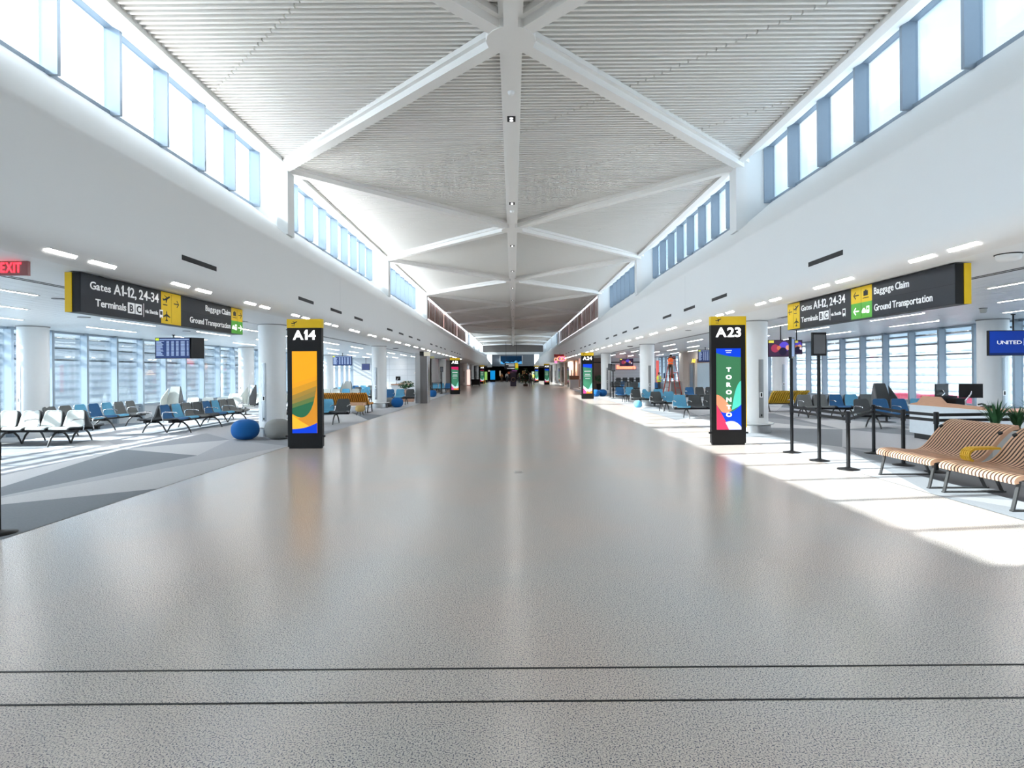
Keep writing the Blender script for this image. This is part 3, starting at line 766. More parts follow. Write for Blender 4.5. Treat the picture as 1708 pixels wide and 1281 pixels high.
# ================================================================= BEAM SEATING
def seat_meshes():
    w0, w1 = .255, .215
    pan = MB(); n = 6
    prof = [(-.24, .415), (-.22, .44), (-.1, .45), (.08, .43), (.2, .425)]
    top = []; bot = []
    for y, z in prof:
        top.append([(-.245, y, z), (-.2, y, z - .008), (.2, y, z - .008), (.245, y, z)]); bot.append([(-.245, y, z - .03), (-.2, y, z - .04), (.2, y, z - .04), (.245, y, z - .03)])
    def grid(G, m, flip=False):
        vs = [v for r in G for v in r]; c = len(G[0]); fs = []
        for i in range(len(G) - 1):
            for j in range(c - 1):
                f = (i * c + j, i * c + j + 1, (i + 1) * c + j + 1, (i + 1) * c + j); fs.append(f[::-1] if flip else f)
        return vs, fs
    return top, bot, grid
def shell(front, back, kind, pan=False):
    """moulded shell: front fabric, dark back"""
    b = MB()
    if pan: rows = [(-.25, .405, .225), (-.24, .43, .24), (-.2, .447, .25), (-.08, .45, .252), (.08, .435, .253), (.20, .43, .253), (.235, .44, .253)]
    else: rows = [(.20, .435, .253), (.235, .46, .254), (.26, .52, .25), (.29, .62, .24), (.315, .72, .228), (.335, .79, .216), (.345, .825, .195), (.35, .843, .15)]
    G = []; Bk = []
    for i, (y, z, w) in enumerate(rows):
        a = rows[max(i - 1, 0)]; c = rows[min(i + 1, len(rows) - 1)]
        d = Vector((0, c[0] - a[0], c[1] - a[1])).normalized(); nrm = Vector((0, d.z, -d.y)) * (1 if not pan else 1)   # away from the sitter
        us = [-1, -.85, -.4, 0, .4, .85, 1]
        G.append([Vector((u * w, y, z)) - nrm * (.018 * (abs(u) ** 3)) for u in us])
        Bk.append([Vector((u * w, y, z)) - nrm * (.018 * (abs(u) ** 3)) + nrm * .03 for u in us])
    c = 7; vs = [v for r in G for v in r] + [v for r in Bk for v in r]; off = len(G) * c; ff = []; fb = []
    for i in range(len(G) - 1):
        for j in range(c - 1):
            q = (i * c + j, i * c + j + 1, (i + 1) * c + j + 1, (i + 1) * c + j)
            ff.append(q); fb.append(tuple(off + k for k in q[::-1]))
    edge = [(i * c) for i in range(len(G))] + [(len(G) - 1) * c + j for j in range(1, c)] + [i * c + c - 1 for i in range(len(G) - 2, -1, -1)] + [j for j in range(c - 2, 0, -1)]
    fe = [(edge[i], edge[(i + 1) % len(edge)], off + edge[(i + 1) % len(edge)], off + edge[i]) for i in range(len(edge))]
    b.raw(vs, ff, front, True); n0 = len(b.v)
    b.raw(vs, fb, back, True); b.raw(vs, fe, back, False)
    return b
SHELLBACK = mat('seat_shell_back', (.10, .105, .11), .5)
SEATM = {}
def seat_parts(c):
    if c not in SEATM:
        m = {'D': DBLUE, 'L': LBLUE, 'G': GREYF, 'K': DGREY, 'P': PALEF}[c]
        p1 = shell(m, SHELLBACK, 0, True).build('seat', weld=True); p2 = shell(m, SHELLBACK, 0, False).build('backrest', weld=True)
        SEATM[c] = (p1.data, p2.data); bpy.data.objects.remove(p1); bpy.data.objects.remove(p2)
    return SEATM[c]
def arm_mb():
    b = MB()
    b.tube([(0, .18, .36), (0, .22, .5), (0, .20, .62), (0, .12, .645), (0, -.1, .64), (0, -.2, .625), (0, -.215, .60)], .014, CHROME, 8)
    return b
def leg_mb():
    b = MB()
    for s in (-1, 1):
        b.tube([(0, s * .02, .34), (0, s * .14, .31), (0, s * .25, .21), (0, s * .33, .07), (0, s * .36, .0)], [.024, .026, .024, .02, .018], DSTEEL, 8)
    b.box(-.03, .03, -.06, .06, .30, .37, BLACKP)
    return b
ARMM = arm_mb().build('armrest'); LEGM = leg_mb().build('leg')
ARM_D, LEG_D = ARMM.data, LEGM.data; bpy.data.objects.remove(ARMM); bpy.data.objects.remove(LEGM)
def child(name, data, parent, loc=(0, 0, 0), rz=0):
    o = bpy.data.objects.new(name, data); COL.objects.link(o); o.parent = parent; o.location = loc; o.rotation_euler.z = rz; return o
PITCH = .56
def bench(colors, loc, rz, label, back=None, group='rows of lounge seats', pitch=PITCH, arms=True):
    """row along local x, facing local -y; `back` gives a second row set back to back"""
    t = thing('beam_seating', label, 'seating', (loc[0], loc[1], 0), rz, group)
    n = len(colors)
    for side, cs in ((0, colors), (1, back)):
        if not cs: continue
        off = 0 if not side else .72
        for i, c in enumerate(cs):
            x = (i + .5) * pitch
            pan, bk = seat_parts(c)
            if not side: child('seat', pan, t, (x, 0, 0)); child('backrest', bk, t, (x, 0, 0))
            else: child('seat', pan, t, (x, off, 0), PI); child('backrest', bk, t, (x, off, 0), PI)
        b = MB(); b.box(0, n * pitch, off - .04, off + .04, .33, .40, BLACKP)
        for i in range(n): b.box((i + .5) * pitch - .2, (i + .5) * pitch + .2, off - .2, off + .2, .385, .405, BLACK)
        b.build('beam', t)
        L_ = [.8] + ([n / 2] if n > 5 else []) + [n - .8]
        for q in L_: child('leg', LEG_D, t, (q * pitch, off, 0))
        if arms:
            for i in range(0, n + 1, 1 if n < 5 else 2): child('armrest', ARM_D, t, (i * pitch, off, 0), 0 if not side else PI)
    return t
def wing(loc, rz, label, m):
    t = thing('wing_chair', label, 'chair', (loc[0], loc[1], 0), rz, 'high-backed wing chairs')
    fr = [(-.30, .20, .36), (.30, .20, .36), (.29, .27, .80), (.17, .33, 1.26), (-.17, .33, 1.26), (-.29, .27, .80)]
    bk = [(x * 1.04, y + .07, z + (.01 if z > 1 else 0)) for x, y, z in fr]
    b = MB(); b.raw(fr, [(0, 1, 2, 5), (5, 2, 3, 4)], m); b.raw(bk, [(5, 2, 1, 0), (4, 3, 2, 5)], SHELLBACK); b.raw(fr + bk, [(i, (i + 1) % 6, 6 + (i + 1) % 6, 6 + i) for i in range(6)], SHELLBACK)
    for s in (-1, 1):
        w = [(s * .29, .22, .40), (s * .36, -.08, .42), (s * .34, -.04, .78), (s * .22, .26, 1.2), (s * .28, .29, .80)]
        w2 = [(x + s * .03, y + .02, z) for x, y, z in w]
        b.raw(w, [(0, 1, 2, 4), (4, 2, 3)], m); b.raw(w2, [(4, 2, 1, 0), (3, 2, 4)], SHELLBACK); b.raw(w + w2, [(0, 1, 6, 5), (1, 2, 7, 6), (2, 3, 8, 7)], SHELLBACK)
    b.build('backrest', t, recalc=False)
    b = MB(); b.box(-.3, .3, -.25, .2, .34, .44, m); b.build('seat', t)
    b = MB(); b.lathe([(.26, 0), (.26, .02), (.04, .04), (.035, .34)], (0, 0, 0), DSTEEL, 20); b.build('base', t)
    return t

# left lounge
bench('PPPPPP', (-14.05, 13.95), 0, 'sunlit row of seats nearest the camera at the far left, back to back pair', 'KKKKKK')
bench('DLGKDLGG', (-9.88, 16.35), PI / 2, 'blue and grey seat row running away from camera left of the blue pouf', 'KGPPKGPP')
bench('GGLDLGG', (-12.75, 15.75), PI / 2, 'seven narrow looking seats along the left windows beside the first window column')
bench('PPPP', (-12.6, 21.6), 0, 'pale sunlit seat row behind the blue and grey row, between wing chairs')
bench('PPPPP', (-13.2, 26.0), 0, 'pale seat row by the left windows just left of the first column')
bench('PGPPL', (-13.0, 29.5), 0, 'pale seat row deeper in the left lounge behind the first column')
wing((-13.2, 21.9), 0, 'pale high-backed wing chair left of the pale seat row', PALEF)
wing((-11.4, 24.2), -.6, 'pale high-backed wing chair right of the pale seat row', PALEF)
bench('KDLK', (-7.85, 19.4), 0, 'blue and charcoal seats right beside the A14 pillar')
bench('PPLPLG', (-11.2, 33.0), 0, 'pale and blue seat row behind the orange slatted bench')
bench('LLKLLG', (-11.7, 37.5), 0, 'light blue seat row left of the second left column')
wing((-10.0, 34.0), 0, 'pale wing chair beside the hanging flight screen, far left lounge', PALEF)
bench('DLK', (-7.1, 31.2), 0, 'dark blue, light blue and grey seats right of the second left column')
bench('LLD', (-7.1, 49.3), 0, 'teal seats beside the A12 pillar')
bench('DLGG', (-12.0, 42.0), 0, 'far seat row before the white tiled wall, left lounge')
# right lounge
bench('GGDLGD', (10.15, 20.1), 0, 'grey and blue seat row behind the tall screen posts', 'KKKKKK')
bench('KDDL', (10.15, 16.75), 0, 'charcoal and blue seats between the barrier posts and the counter')
wing((12.2, 18.6), 0, 'dark high-backed wing chair before the right windows', DGREY)
bench('LKKG', (5.82, 20.6), 0, 'light blue and charcoal seats left beside the A23 pillar')
bench('KL', (5.9, 24.4), 0, 'charcoal and light blue seat pair behind the A23 seats')
bench('KLL', (5.45 + .35, 28.0), 0, 'charcoal and light blue seats before the second right column')
bench('DL', (5.75, 32.0), 0, 'dark blue seat pair left of the second right column')
bench('DKKLK', (9.4, 31.0), 0, 'blue and charcoal row between the ladder and the A23 pillar')
bench('GKLKD', (9.0, 46.0), 0, 'far dark seat row before the lit red sign wall')
bench('KKDKK', (8.6, 51.5), 0, 'farthest seat row along the right end wall')

# poufs
def pouf(loc, r, h, m, label):
    prof = []
    for i in range(17):
        a = -PI / 2 + PI * i / 16; cz = math.sin(a); cr = math.cos(a)
        prof.append((max(.002, r * (abs(cr) ** .75)), h / 2 + h / 2 * (abs(cz) ** .85) * (1 if cz > 0 else -1)))
    t = thing('pouf', label, 'pouf', (loc[0], loc[1], 0), 0, 'round floor poufs')
    b = MB(); b.lathe(prof, (0, 0, 0), m, 32); b.build('cushion', t)
    b = MB(); b.lathe([(r * .999, h * .5 - .004), (r * 1.004, h * .5), (r * .999, h * .5 + .004)], (0, 0, 0), m, 32); b.build('seam', t)
pouf((-7.05, 14.95), .345, .53, BALLB, 'large blue round pouf left of the first left column')
pouf((-6.2, 15.0), .345, .53, BALLG, 'grey round pouf between the column and the A14 pillar')
pouf((-5.88, 28.8), .30, .50, BALLB, 'blue round pouf beyond the second left column')
pouf((-6.42, 29.4), .28, .48, BALLG, 'grey round pouf hidden half behind the farther blue pouf')
pouf((-5.82, 41.0), .29, .52, BALLB, 'distant blue pouf beside the steel clad pier')
pouf((6.3, 40.2), .31, .50, BALLB, 'right hand blue pouf behind the A24 pillar')
pouf((5.78, 39.8), .29, .50, BALLB, 'blue pouf touching the back of the A24 pillar')
pouf((5.95, 27.2), .20, .34, LBLUE, 'small light blue round form standing in for the sunlit glow on a right seat')  # added body, stands in for the glow of sun on the seat

# ================================================================= WAVY SLATTED BENCHES
def wavy(length, n, loc, rz, label, m, arm=None, depth=1.0):
    prof = [(0.0, .335), (-.01, .38), (.03, .425), (.12, .445), (.28, .44), (.46, .415), (.60, .405), (.70, .43), (.79, .50), (.88, .61), (.97, .72), (1.07, .82), (1.17, .885), (1.26, .90)]
    prof = [(u * depth, z) for u, z in prof]
    t = thing('slatted_bench', label, 'bench', (loc[0], loc[1], 0), rz, 'wavy slatted benches')
    # smooth the profile
    P = [Vector((u, z)) for u, z in prof]
    for _ in range(2):
        Q = [P[0]]
        for i in range(len(P) - 1): Q += [P[i] * .75 + P[i + 1] * .25, P[i] * .25 + P[i + 1] * .75]
        Q.append(P[-1]); P = Q
    inner = []
    for i in range(len(P)):
        d = (P[min(i + 1, len(P) - 1)] - P[max(i - 1, 0)]).normalized(); inner.append(P[i] + Vector((d.y, -d.x)) * .055)
    # split seat from back
    cut = min(range(len(P)), key=lambda i: abs(P[i].x - .64 * depth))
    for nm, a, c in (('seat', 0, cut + 1), ('backrest', cut, len(P))):
        b = MB(); st = length / n
        for k in range(n):
            x0 = k * st; x1 = x0 + st * .54
            loop = [(q.x, q.y) for q in P[a:c]] + [(q.x, q.y) for q in inner[a:c][::-1]]
            m_ = c - a
            vs = []
            for x in (x0, x1):
                for u, z in loop: vs.append((x, u, z))
            L_ = len(loop); fs = [(i, (i + 1) % L_, L_ + (i + 1) % L_, L_ + i) for i in range(L_)]
            for i in range(m_ - 1): fs.append((i + 1, i, L_ - 1 - i, L_ - 2 - i)); fs.append((L_ + i, L_ + i + 1, L_ + L_ - 2 - i, L_ + L_ - 1 - i))
            b.raw(vs, fs, m)
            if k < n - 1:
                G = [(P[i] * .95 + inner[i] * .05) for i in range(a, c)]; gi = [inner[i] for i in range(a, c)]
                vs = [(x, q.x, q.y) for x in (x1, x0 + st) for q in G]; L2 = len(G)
                b.raw(vs, [(i, i + 1, L2 + i + 1, L2 + i) for i in range(L2 - 1)], GAPSHADE)  # dark strip, paints the shade in the gap between slats
        b.build(nm, t)
    for x in (.06, length - .08):
        b = MB(); b.beam((x, .10, .36), (x, .02, .02), .045, .02, DSTEEL, (0, 1, 0)); b.beam((x, .0, .012), (x, .86, .012), .05, .02, DSTEEL); b.beam((x, .82, .02), (x, .66, .36), .045, .02, DSTEEL, (0, 1, 0)); b.build('leg', t)
    b = MB(); b.box(.04, length - .05, .28, .34, .33, .37, DSTEEL); b.box(.04, length - .05, .55, .61, .31, .35, DSTEEL); b.build('frame_rail', t)
    for x in (.035, length - .06):
        i = min(range(len(P)), key=lambda i: abs(P[i].x - 1.03 * depth)); d = (P[i + 1] - P[i]).normalized(); nn = Vector((-d.y, d.x))
        c = P[i]; b = MB(); b.tube([(x, c.x - 0 + nn.x * -.005, c.y + nn.y * -.005), (x, c.x + nn.x * .02, c.y + nn.y * .02)], .03, BLACKP, 16); b.build('bolt_cap', t)
    if arm is not None:
        b = MB()
        for k in range(5):
            x = arm + k * .034
            A = [Vector((.84, .60)), Vector((.60, .60)), Vector((.48, .595)), Vector((.42, .56)), Vector((.40, .50)), Vector((.42, .45)), Vector((.46, .43))]
            for i in range(len(A) - 1): b.beam((x, A[i].x, A[i].y), (x, A[i + 1].x, A[i + 1].y), .022, .03, WOODY, (0, 0, 1) if abs(A[i + 1].y - A[i].y) < .03 else (0, 1, 0))
        b.build('armrest', t)
    return t
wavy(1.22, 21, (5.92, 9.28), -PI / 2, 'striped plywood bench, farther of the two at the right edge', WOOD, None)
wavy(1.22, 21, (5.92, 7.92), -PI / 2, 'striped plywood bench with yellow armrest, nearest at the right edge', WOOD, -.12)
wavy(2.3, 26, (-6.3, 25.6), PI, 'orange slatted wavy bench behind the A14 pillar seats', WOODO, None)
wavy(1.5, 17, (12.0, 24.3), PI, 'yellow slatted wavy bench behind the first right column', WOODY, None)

# ================================================================= BARRIER POSTS
def post(px, py, label, h=.99, screen=None, X=None, Y=None, name='barrier_post', rz=0.):
    p = fl(px, py) if X is None else Vector((X, Y, 0))
    t = thing(name, label, 'barrier post' if screen is None else 'screen post', (p.x, p.y, 0), rz, 'black barrier posts' if screen is None else 'tall screen posts')
    b = MB(); b.lathe([(.175, 0), (.175, .012), (.08, .03), (.035, .045)], (0, 0, 0), BLACK, 28); b.build('base', t)
    hh = h if screen is None else h - .42
    b = MB(); b.lathe([(.032, .03), (.032, hh - .14), (.032, hh)], (0, 0, 0), BLACK, 16); b.build('pole', t)
    b = MB(); b.lathe([(.04, .80), (.04, .99), (.03, 1.0)] if screen is None else [(.038, .80), (.038, .99)], (0, 0, 0), BLACKP, 16); b.build('belt_head', t)
    if screen:
        b = MB(); b.box(-.13, .13, -.035, .02, hh - .02, hh + .42, BLACK); b.build('screen_case', t)
        b = MB(); b.box(-.11, .11, -.038, -.035, hh + .02, hh + .38, screen); b.build('screen', t)
    return p
def belt(p, q, label):
    b = MB()
    for z in (.95, .86): b.beam((p.x, p.y, z), (q.x, q.y, z), .006, .05, BELT)
    tag(b.build('barrier_belt'), label, 'barrier belt', 'black webbing belts between posts')
SCB = ecol('poleblue', '2f4f8c', .5); SCG = mat('pole_glass', (.12, .12, .13), .1)
P1 = post(1321, 755, 'tall black screen post, farther of two before the right sign', 2.40, SCB, rz=.9)
P2 = post(1366.7, 768.6, 'tall black screen post, nearer of two before the right sign', 2.42, SCG)
S1 = post(1415, 783, 'black barrier post standing in the sun strip nearest the bench')
S2 = post(1457.4, 756.6, 'black barrier post in the shade behind the sunlit one')
S3 = post(0, 0, 'black barrier post just left of the slatted bench back', X=6.95, Y=10.15)
S4 = post(0, 0, 'black barrier post partly behind the slatted bench back', X=7.02, Y=9.45)
S5 = post(0, 0, 'black barrier post behind the plants at the right edge', X=8.9, Y=9.55)
belt(P1, P2, 'black belts between the two tall screen posts'); belt(P2, S1, 'black belts from the nearer screen post to the sunlit barrier post')
belt(S2, S3, 'black belts crossing before the white counter end'); belt(S1, S2, 'black belts between the sunlit and shaded barrier posts')
belt(S3, S4, 'short black belts beside the slatted bench back'); belt(S4, S5, 'black belts running behind the potted plants')
post(3, 890, 'black screen post cut by the left picture edge', 2.4, ecol('darkred', '5a1010', .3), X=-5.58, Y=6.14, rz=-.8)
post(737, 656, 'distant tall screen post left of the A12 pillar', 2.27, SCG)
post(1018, 663, 'left one of the tall posts beside the A24 pillar', 2.27, SCG); post(1023, 664.5, 'right one of the tall posts beside the A24 pillar', 2.2, SCG)
a_ = post(0, 0, X=-6.4, Y=45.0, label='distant barrier post right of the steel clad pier'); c_ = post(0, 0, X=-6.0, Y=47.2, label='distant barrier post at the foot of the far screen post')
belt(a_, c_, 'distant belts left of the A12 pillar')
e_ = post(1047, 658, 'distant barrier post under the lit red sign'); f_ = fl(1023, 664.5)
belt(e_, f_, 'distant belts beside the tall posts of A24')
post(713.3, 668, 'dark slim post beside the steel clad pier', 1.5)

# ================================================================= SCREENS
def display(px, py, Y, w, h, label, kind, rz=0, double=False):
    p = at(px, py, Y)
    t = thing('hanging_display', label, 'screen', (p.x, p.y, p.z), rz, 'screens hung from the lounge ceilings')
    b = MB(); b.box(-w / 2 - .02, w / 2 + .02, 0, .07, -h / 2 - .02, h / 2 + .02, BLACK); b.build('case', t)
    b = MB(); b.lathe([(.018, h / 2), (.018, ZS - p.z)], (0, .05, 0), BLACK, 8); b.lathe([(.05, ZS - p.z - .02), (.05, ZS - p.z)], (0, .05, 0), BLACKP, 12); b.build('ceiling_rod', t)
    bgc = {'fids': ('fids', '2b3b66'), 'tv': ('tv', '3a2840'), 'united': ('united', '0b2f86'), 'dim': ('dim', '3c4466')}[kind]
    b = MB(); b.box(-w / 2, w / 2, -.004, 0, -h / 2, h / 2, ecol(bgc[0], bgc[1], .6)); b.build('screen', t)
    b = MB(); rnd = random.Random(int(px)); y = -.006
    if kind == 'fids':
        b.poly([(-w / 2, y, h / 2 - .005), (-w / 2, y, h / 2 - .08), (-w / 2 + .12, y, h / 2 - .08), (-w / 2 + .12, y, h / 2 - .005)], ecol('limeyellow', 'c8d83a'))
        b.poly([(-w / 2 + .14, y, h / 2 - .06), (w / 2 - .02, y, h / 2 - .06), (w / 2 - .02, y, h / 2 - .03), (-w / 2 + .14, y, h / 2 - .03)], ecol('dimtxt', '9fb0cc'))
        for r in range(14):
            z = h / 2 - .12 - r * (h - .16) / 14
            for x0, x1 in ((-.48, -.48 + rnd.uniform(.12, .24)), (-.18, -.1), (-.04, .04), (.1, .18), (.24, .36), (.42, .47)):
                b.poly([(x0 * w, y, z), (x1 * w, y, z), (x1 * w, y, z + .018), (x0 * w, y, z + .018)], ecol('dimtxt', '9fb0cc'))
    if kind == 'tv':
        for c, x, z, r in (('8a2f4a', -.25, .0, .2), ('4d3fae', .1, .1, .25), ('b0603f', -.1, .02, .11), ('c58a6a', .25, .05, .12), ('1d1830', .05, -.2, .2), ('d3c7d8', .38, -.1, .08)):
            n = 14; r *= h * 1.3; y -= .0005
            b.poly([(max(-w / 2, min(w / 2, x * w + r * math.cos(2 * PI * i / n))), y, max(-h / 2, min(h / 2, z * h + r * math.sin(2 * PI * i / n)))) for i in range(n)], ecol('tv' + c, c))
        b.poly([(-w / 2, y - .0005, h / 2), (-w / 2, y - .0005, h / 2 - .07), (-w / 2 + .16, y - .0005, h / 2 - .07), (-w / 2 + .16, y - .0005, h / 2)], ecol('tvy', 'b8b04a'))
    if kind == 'united':
        b.poly([(-w / 2, y, -h / 2), (w / 2, y, -h / 2), (w / 2, y, -h / 2 + .05), (-w / 2, y, -h / 2 + .05)], ecol('navy', '071b4e'))
    if b.f: b.build('screen_picture', t, recalc=False)
    if kind == 'united':
        text_mesh('UNITED', .13, TXT, 'screen_text', t, (-.44, -.008, -.03), (1, 0, 0), ext=.001, bold=.01, width=.6)
        b = MB()
        for i in range(4):
            for j in range(4): b.poly([(.2 + i * .038 + j * .002, -.008, -.06 + j * .045), (.232 + i * .038 + j * .002, -.008, -.06 + j * .045), (.232 + i * .038 + j * .002, -.008, -.022 + j * .045), (.2 + i * .038 + j * .002, -.008, -.022 + j * .045)], ecol('globe', '8fa6cf'))
        b.build('globe_emblem', t, recalc=False)
    if double:
        b = MB(); a = math.radians(62)
        b.beam((w / 2 + .03, .02, 0), (w / 2 + .03 + .36 * math.cos(a) * 1.3, .02 + .36 * math.sin(a) * 1.3, 0), .06, h + .04, BLACK); b.build('second_case', t)
    return t
display(288, 580.5, 19.6, 1.17, .68, 'hanging flight information screens above the left seat row', 'fids', 0, True)
display(571, 601.5, 38.0, 1.24, .62, 'hanging flight screen right of the A14 pillar', 'fids')
display(610, 612, 47.0, .62, .5, 'small dim screen left of the second left column', 'dim')
display(1603, 580, 15.2, .72, .44, 'placeholder', 'tv') if False else None
display(1303.5, 581, 17.5, .80, .48, 'television showing faces beyond the first right column', 'tv')
display(1330, 579, 18.4, .28, .42, 'narrow screen behind the farther tall post', 'tv')
display(1693, 572, 14.4, 1.24, .60, 'blue UNITED screen above the gate counter at the right edge', 'united', -.05)
display(1177, 593.5, 33.0, .82, .66, 'hanging flight screen left of the A23 pillar', 'fids')
display(1045, 604.5, 44.0, 1.0, .55, 'television above the lit red sign', 'tv')

# ================================================================= GATE COUNTERS
def monitor(parent, x, y, z, rz, w=.42, h=.30, label=None):
    """flat monitor seen from behind on a bent arm"""
    c, s_ = math.cos(rz), math.sin(rz)
    t = thing('monitor', label, 'monitor', (x, y, z), rz, 'monitors on the gate counters')
    b = MB(); b.box(-w / 2, w / 2, -.02, .02, .22, .22 + h, BLACK); b.build('case', t)
    b = MB(); b.box(-w / 2 + .01, w / 2 - .01, .02, .024, .23, .21 + h, ecol('monitor', '20304a', .4)); b.build('screen', t)
    b = MB(); b.tube([(0, -.02, .36), (-.05, -.10, .30), (-.12, -.04, .16), (-.10, 0, .0)], .018, CHROME, 8); b.lathe([(.06, 0), (.06, .015)], (-.10, 0, 0), BLACKP, 14); b.build('arm', t)
t = thing('gate_counter', 'white gate counter with oak top behind the barrier posts', 'counter', (9.95, 14.3, 0))
CW = mat('counter_white', (.72, .76, .79), .35)
b = MB(); b.box(0, .75, -3.2, 0, .14, .80, CW); b.build('body', t)
b = MB(); b.box(.08, .7, -3.1, -.06, 0, .14, DSTEEL); b.build('plinth', t)
b = MB(); b.box(-.03, .80, -3.22, .02, .80, .835, CW); b.build('worktop', t)
b = MB(); b.sweep([(0, .835), (-2.2, .835), (-2.2, .90), (-1.15, .93), (-.98, 1.06), (-.42, 1.06), (-.24, .90), (0, .86)][::-1], .02, .07, OAK, axis='x')
o = b.build('oak_screen', t)
b = MB(); b.box(.02, .8, -3.2, -2.25, .835, .87, OAK); b.build('side_shelf', t)
monitor(None, 10.5, 13.95, .835, PI * .1, label='black monitor on a bent arm, left one on the white gate counter')
monitor(None, 10.45, 13.0, .835, -PI * .08, .46, .32, label='black monitor on a bent arm, right one on the white gate counter')
def desk_thing(name, label, cat, loc, parts, group=None, rz=0):
    t = thing(name, label, cat, loc, rz, group)
    for nm, bx, m in parts:
        b = MB(); b.box(*bx, m); b.build(nm, t)
    return t
desk_thing('label_printer', 'black label printer standing between the two counter monitors', 'printer', (10.42, 13.38, .835), (('body', (-.12, .12, -.14, .14, 0, .17), BLACK), ('lid', (-.12, .12, -.14, .10, .17, .20), BLACKP)))
desk_thing('document_printer', 'charcoal printer partly hidden by the raised oak screen', 'printer', (10.40, 13.68, .835), (('body', (-.16, .16, -.15, .15, 0, .24), BLACKP), ('tray', (-.1, .1, -.2, -.15, .05, .07), BLACK)))
desk_thing('keyboard', 'black keyboard at the far left end of the gate counter', 'keyboard', (10.25, 14.12, .835), (('body', (-.2, .2, -.07, .07, 0, .025), BLACK), ('keys', (-.19, .19, -.06, .06, .025, .032), BLACKP)))
t = thing('desk_phone', 'black desk telephone right of the right counter monitor', 'telephone', (10.35, 12.5, .835))
b = MB(); b.sweep([(-.09, 0), (.09, 0), (.09, .08), (-.09, .03)], -.1, .1, BLACK); b.build('body', t)
b = MB(); b.tube([(-.06, -.09, .09), (-.06, 0, .11), (-.06, .09, .09)], .02, RED if False else BLACKP, 8); b.build('handset', t)
# white desk behind the plants
t = thing('gate_desk', 'low pale desk by the right windows behind the plants', 'counter', (12.2, 12.6, 0))
b = MB(); b.box(0, 1.4, -1.4, 0, .06, .92, CW); b.build('body', t); b = MB(); b.box(-.02, 1.42, -1.42, .02, .92, .96, OAK); b.build('worktop', t)

# left gate counter far away
t = thing('gate_counter', 'distant pale gate counter before the peach planter, left lounge', 'counter', (-7.7, 36.0, 0))
b = MB(); b.box(0, .95, 0, .6, 0, .98, CW); b.build('body', t); b = MB(); b.box(-.04, 1.0, -.04, .64, .98, 1.05, OAK); b.build('worktop', t)
monitor(None, -7.35, 36.3, 1.05, .3, .3, .26, 'small black monitor on the distant pale left counter')
t = thing('gate_counter', 'distant grey counter behind the ladder, right lounge', 'counter', (11.1, 41.3, 0))
b = MB(); b.box(0, 1.0, 0, .7, 0, .95, CW); b.build('body', t); b = MB(); b.box(-.04, 1.04, -.04, .74, .95, 1.0, mat('taupe_top', (.32, .24, .19), .5)); b.build('worktop', t)
b = MB(); b.box(.35, 1.0, -.02, 0, .1, .93, mat('counter_grey', (.25, .24, .24), .5)); b.build('front_panel', t)
monitor(None, 11.6, 41.7, 1.0, .2, .42, .30, 'dark monitor on the counter behind the ladder')

# ================================================================= PLANTS
def spiky(loc, h, n, seed, label, cat='plant', base=.0):
    rnd = random.Random(seed); t = thing('spiky_plant', label, cat, loc, 0, 'spiky green plants in the right planter')
    b = MB()
    for i in range(n):
        a = rnd.uniform(0, 2 * PI); l = h * rnd.uniform(.55, 1.0); lean = rnd.uniform(.12, .75); w = .014 + .016 * rnd.random()
        d = Vector((math.cos(a), math.sin(a), 0)); sd = Vector((-d.y, d.x, 0)); P = []
        for k in range(6):
            u = k / 5; P.append(d * (lean * l * u * u * .9 + .03) + Vector((0, 0, l * (u - lean * .35 * u * u))))
        for k in range(5):
            w0, w1 = w * (1 - (k / 5) ** 2), w * (1 - ((k + 1) / 5) ** 2)
            b.poly([P[k] - sd * w0, P[k] + sd * w0, P[k + 1] + sd * w1, P[k + 1] - sd * w1], LEAF, True)
    b.build('leaves', t, recalc=False)
    b = MB(); b.lathe([(.05, -.02), (.04, .08), (.02, .12)], (0, 0, 0), mat('stem_brown', (.12, .08, .05), .8), 10); b.build('stem', t)
    return t
PLY = 9.15
t = thing('planter_box', 'low white planter trough behind the slatted benches', 'planter', (7.55, PLY - .18, 0))
b = MB(); b.box(0, 2.6, 0, .36, 0, .72, mat('planter_grey', (.5, .5, .48), .6)); b.build('trough', t)
b = MB(); b.box(.03, 2.57, .03, .33, .72, .73, mat('soil', (.06, .045, .03), .9)); b.build('soil', t)
for i, (x, h_, lb) in enumerate(((7.75, .38, 'leftmost spiky green plant behind the slatted bench'), (8.10, .30, 'small spiky green plant, second from left behind the bench'), (8.45, .46, 'middle spiky green plant behind the slatted bench'), (8.72, .26, 'low spiky green plant right of the middle one'), (9.0, .34, 'spiky green plant left of the picture edge plant'), (9.35, .5, 'rightmost spiky green plant at the picture edge'))):
    spiky((x, PLY, .73), h_ * 1.45, 70, 11 + i, lb)
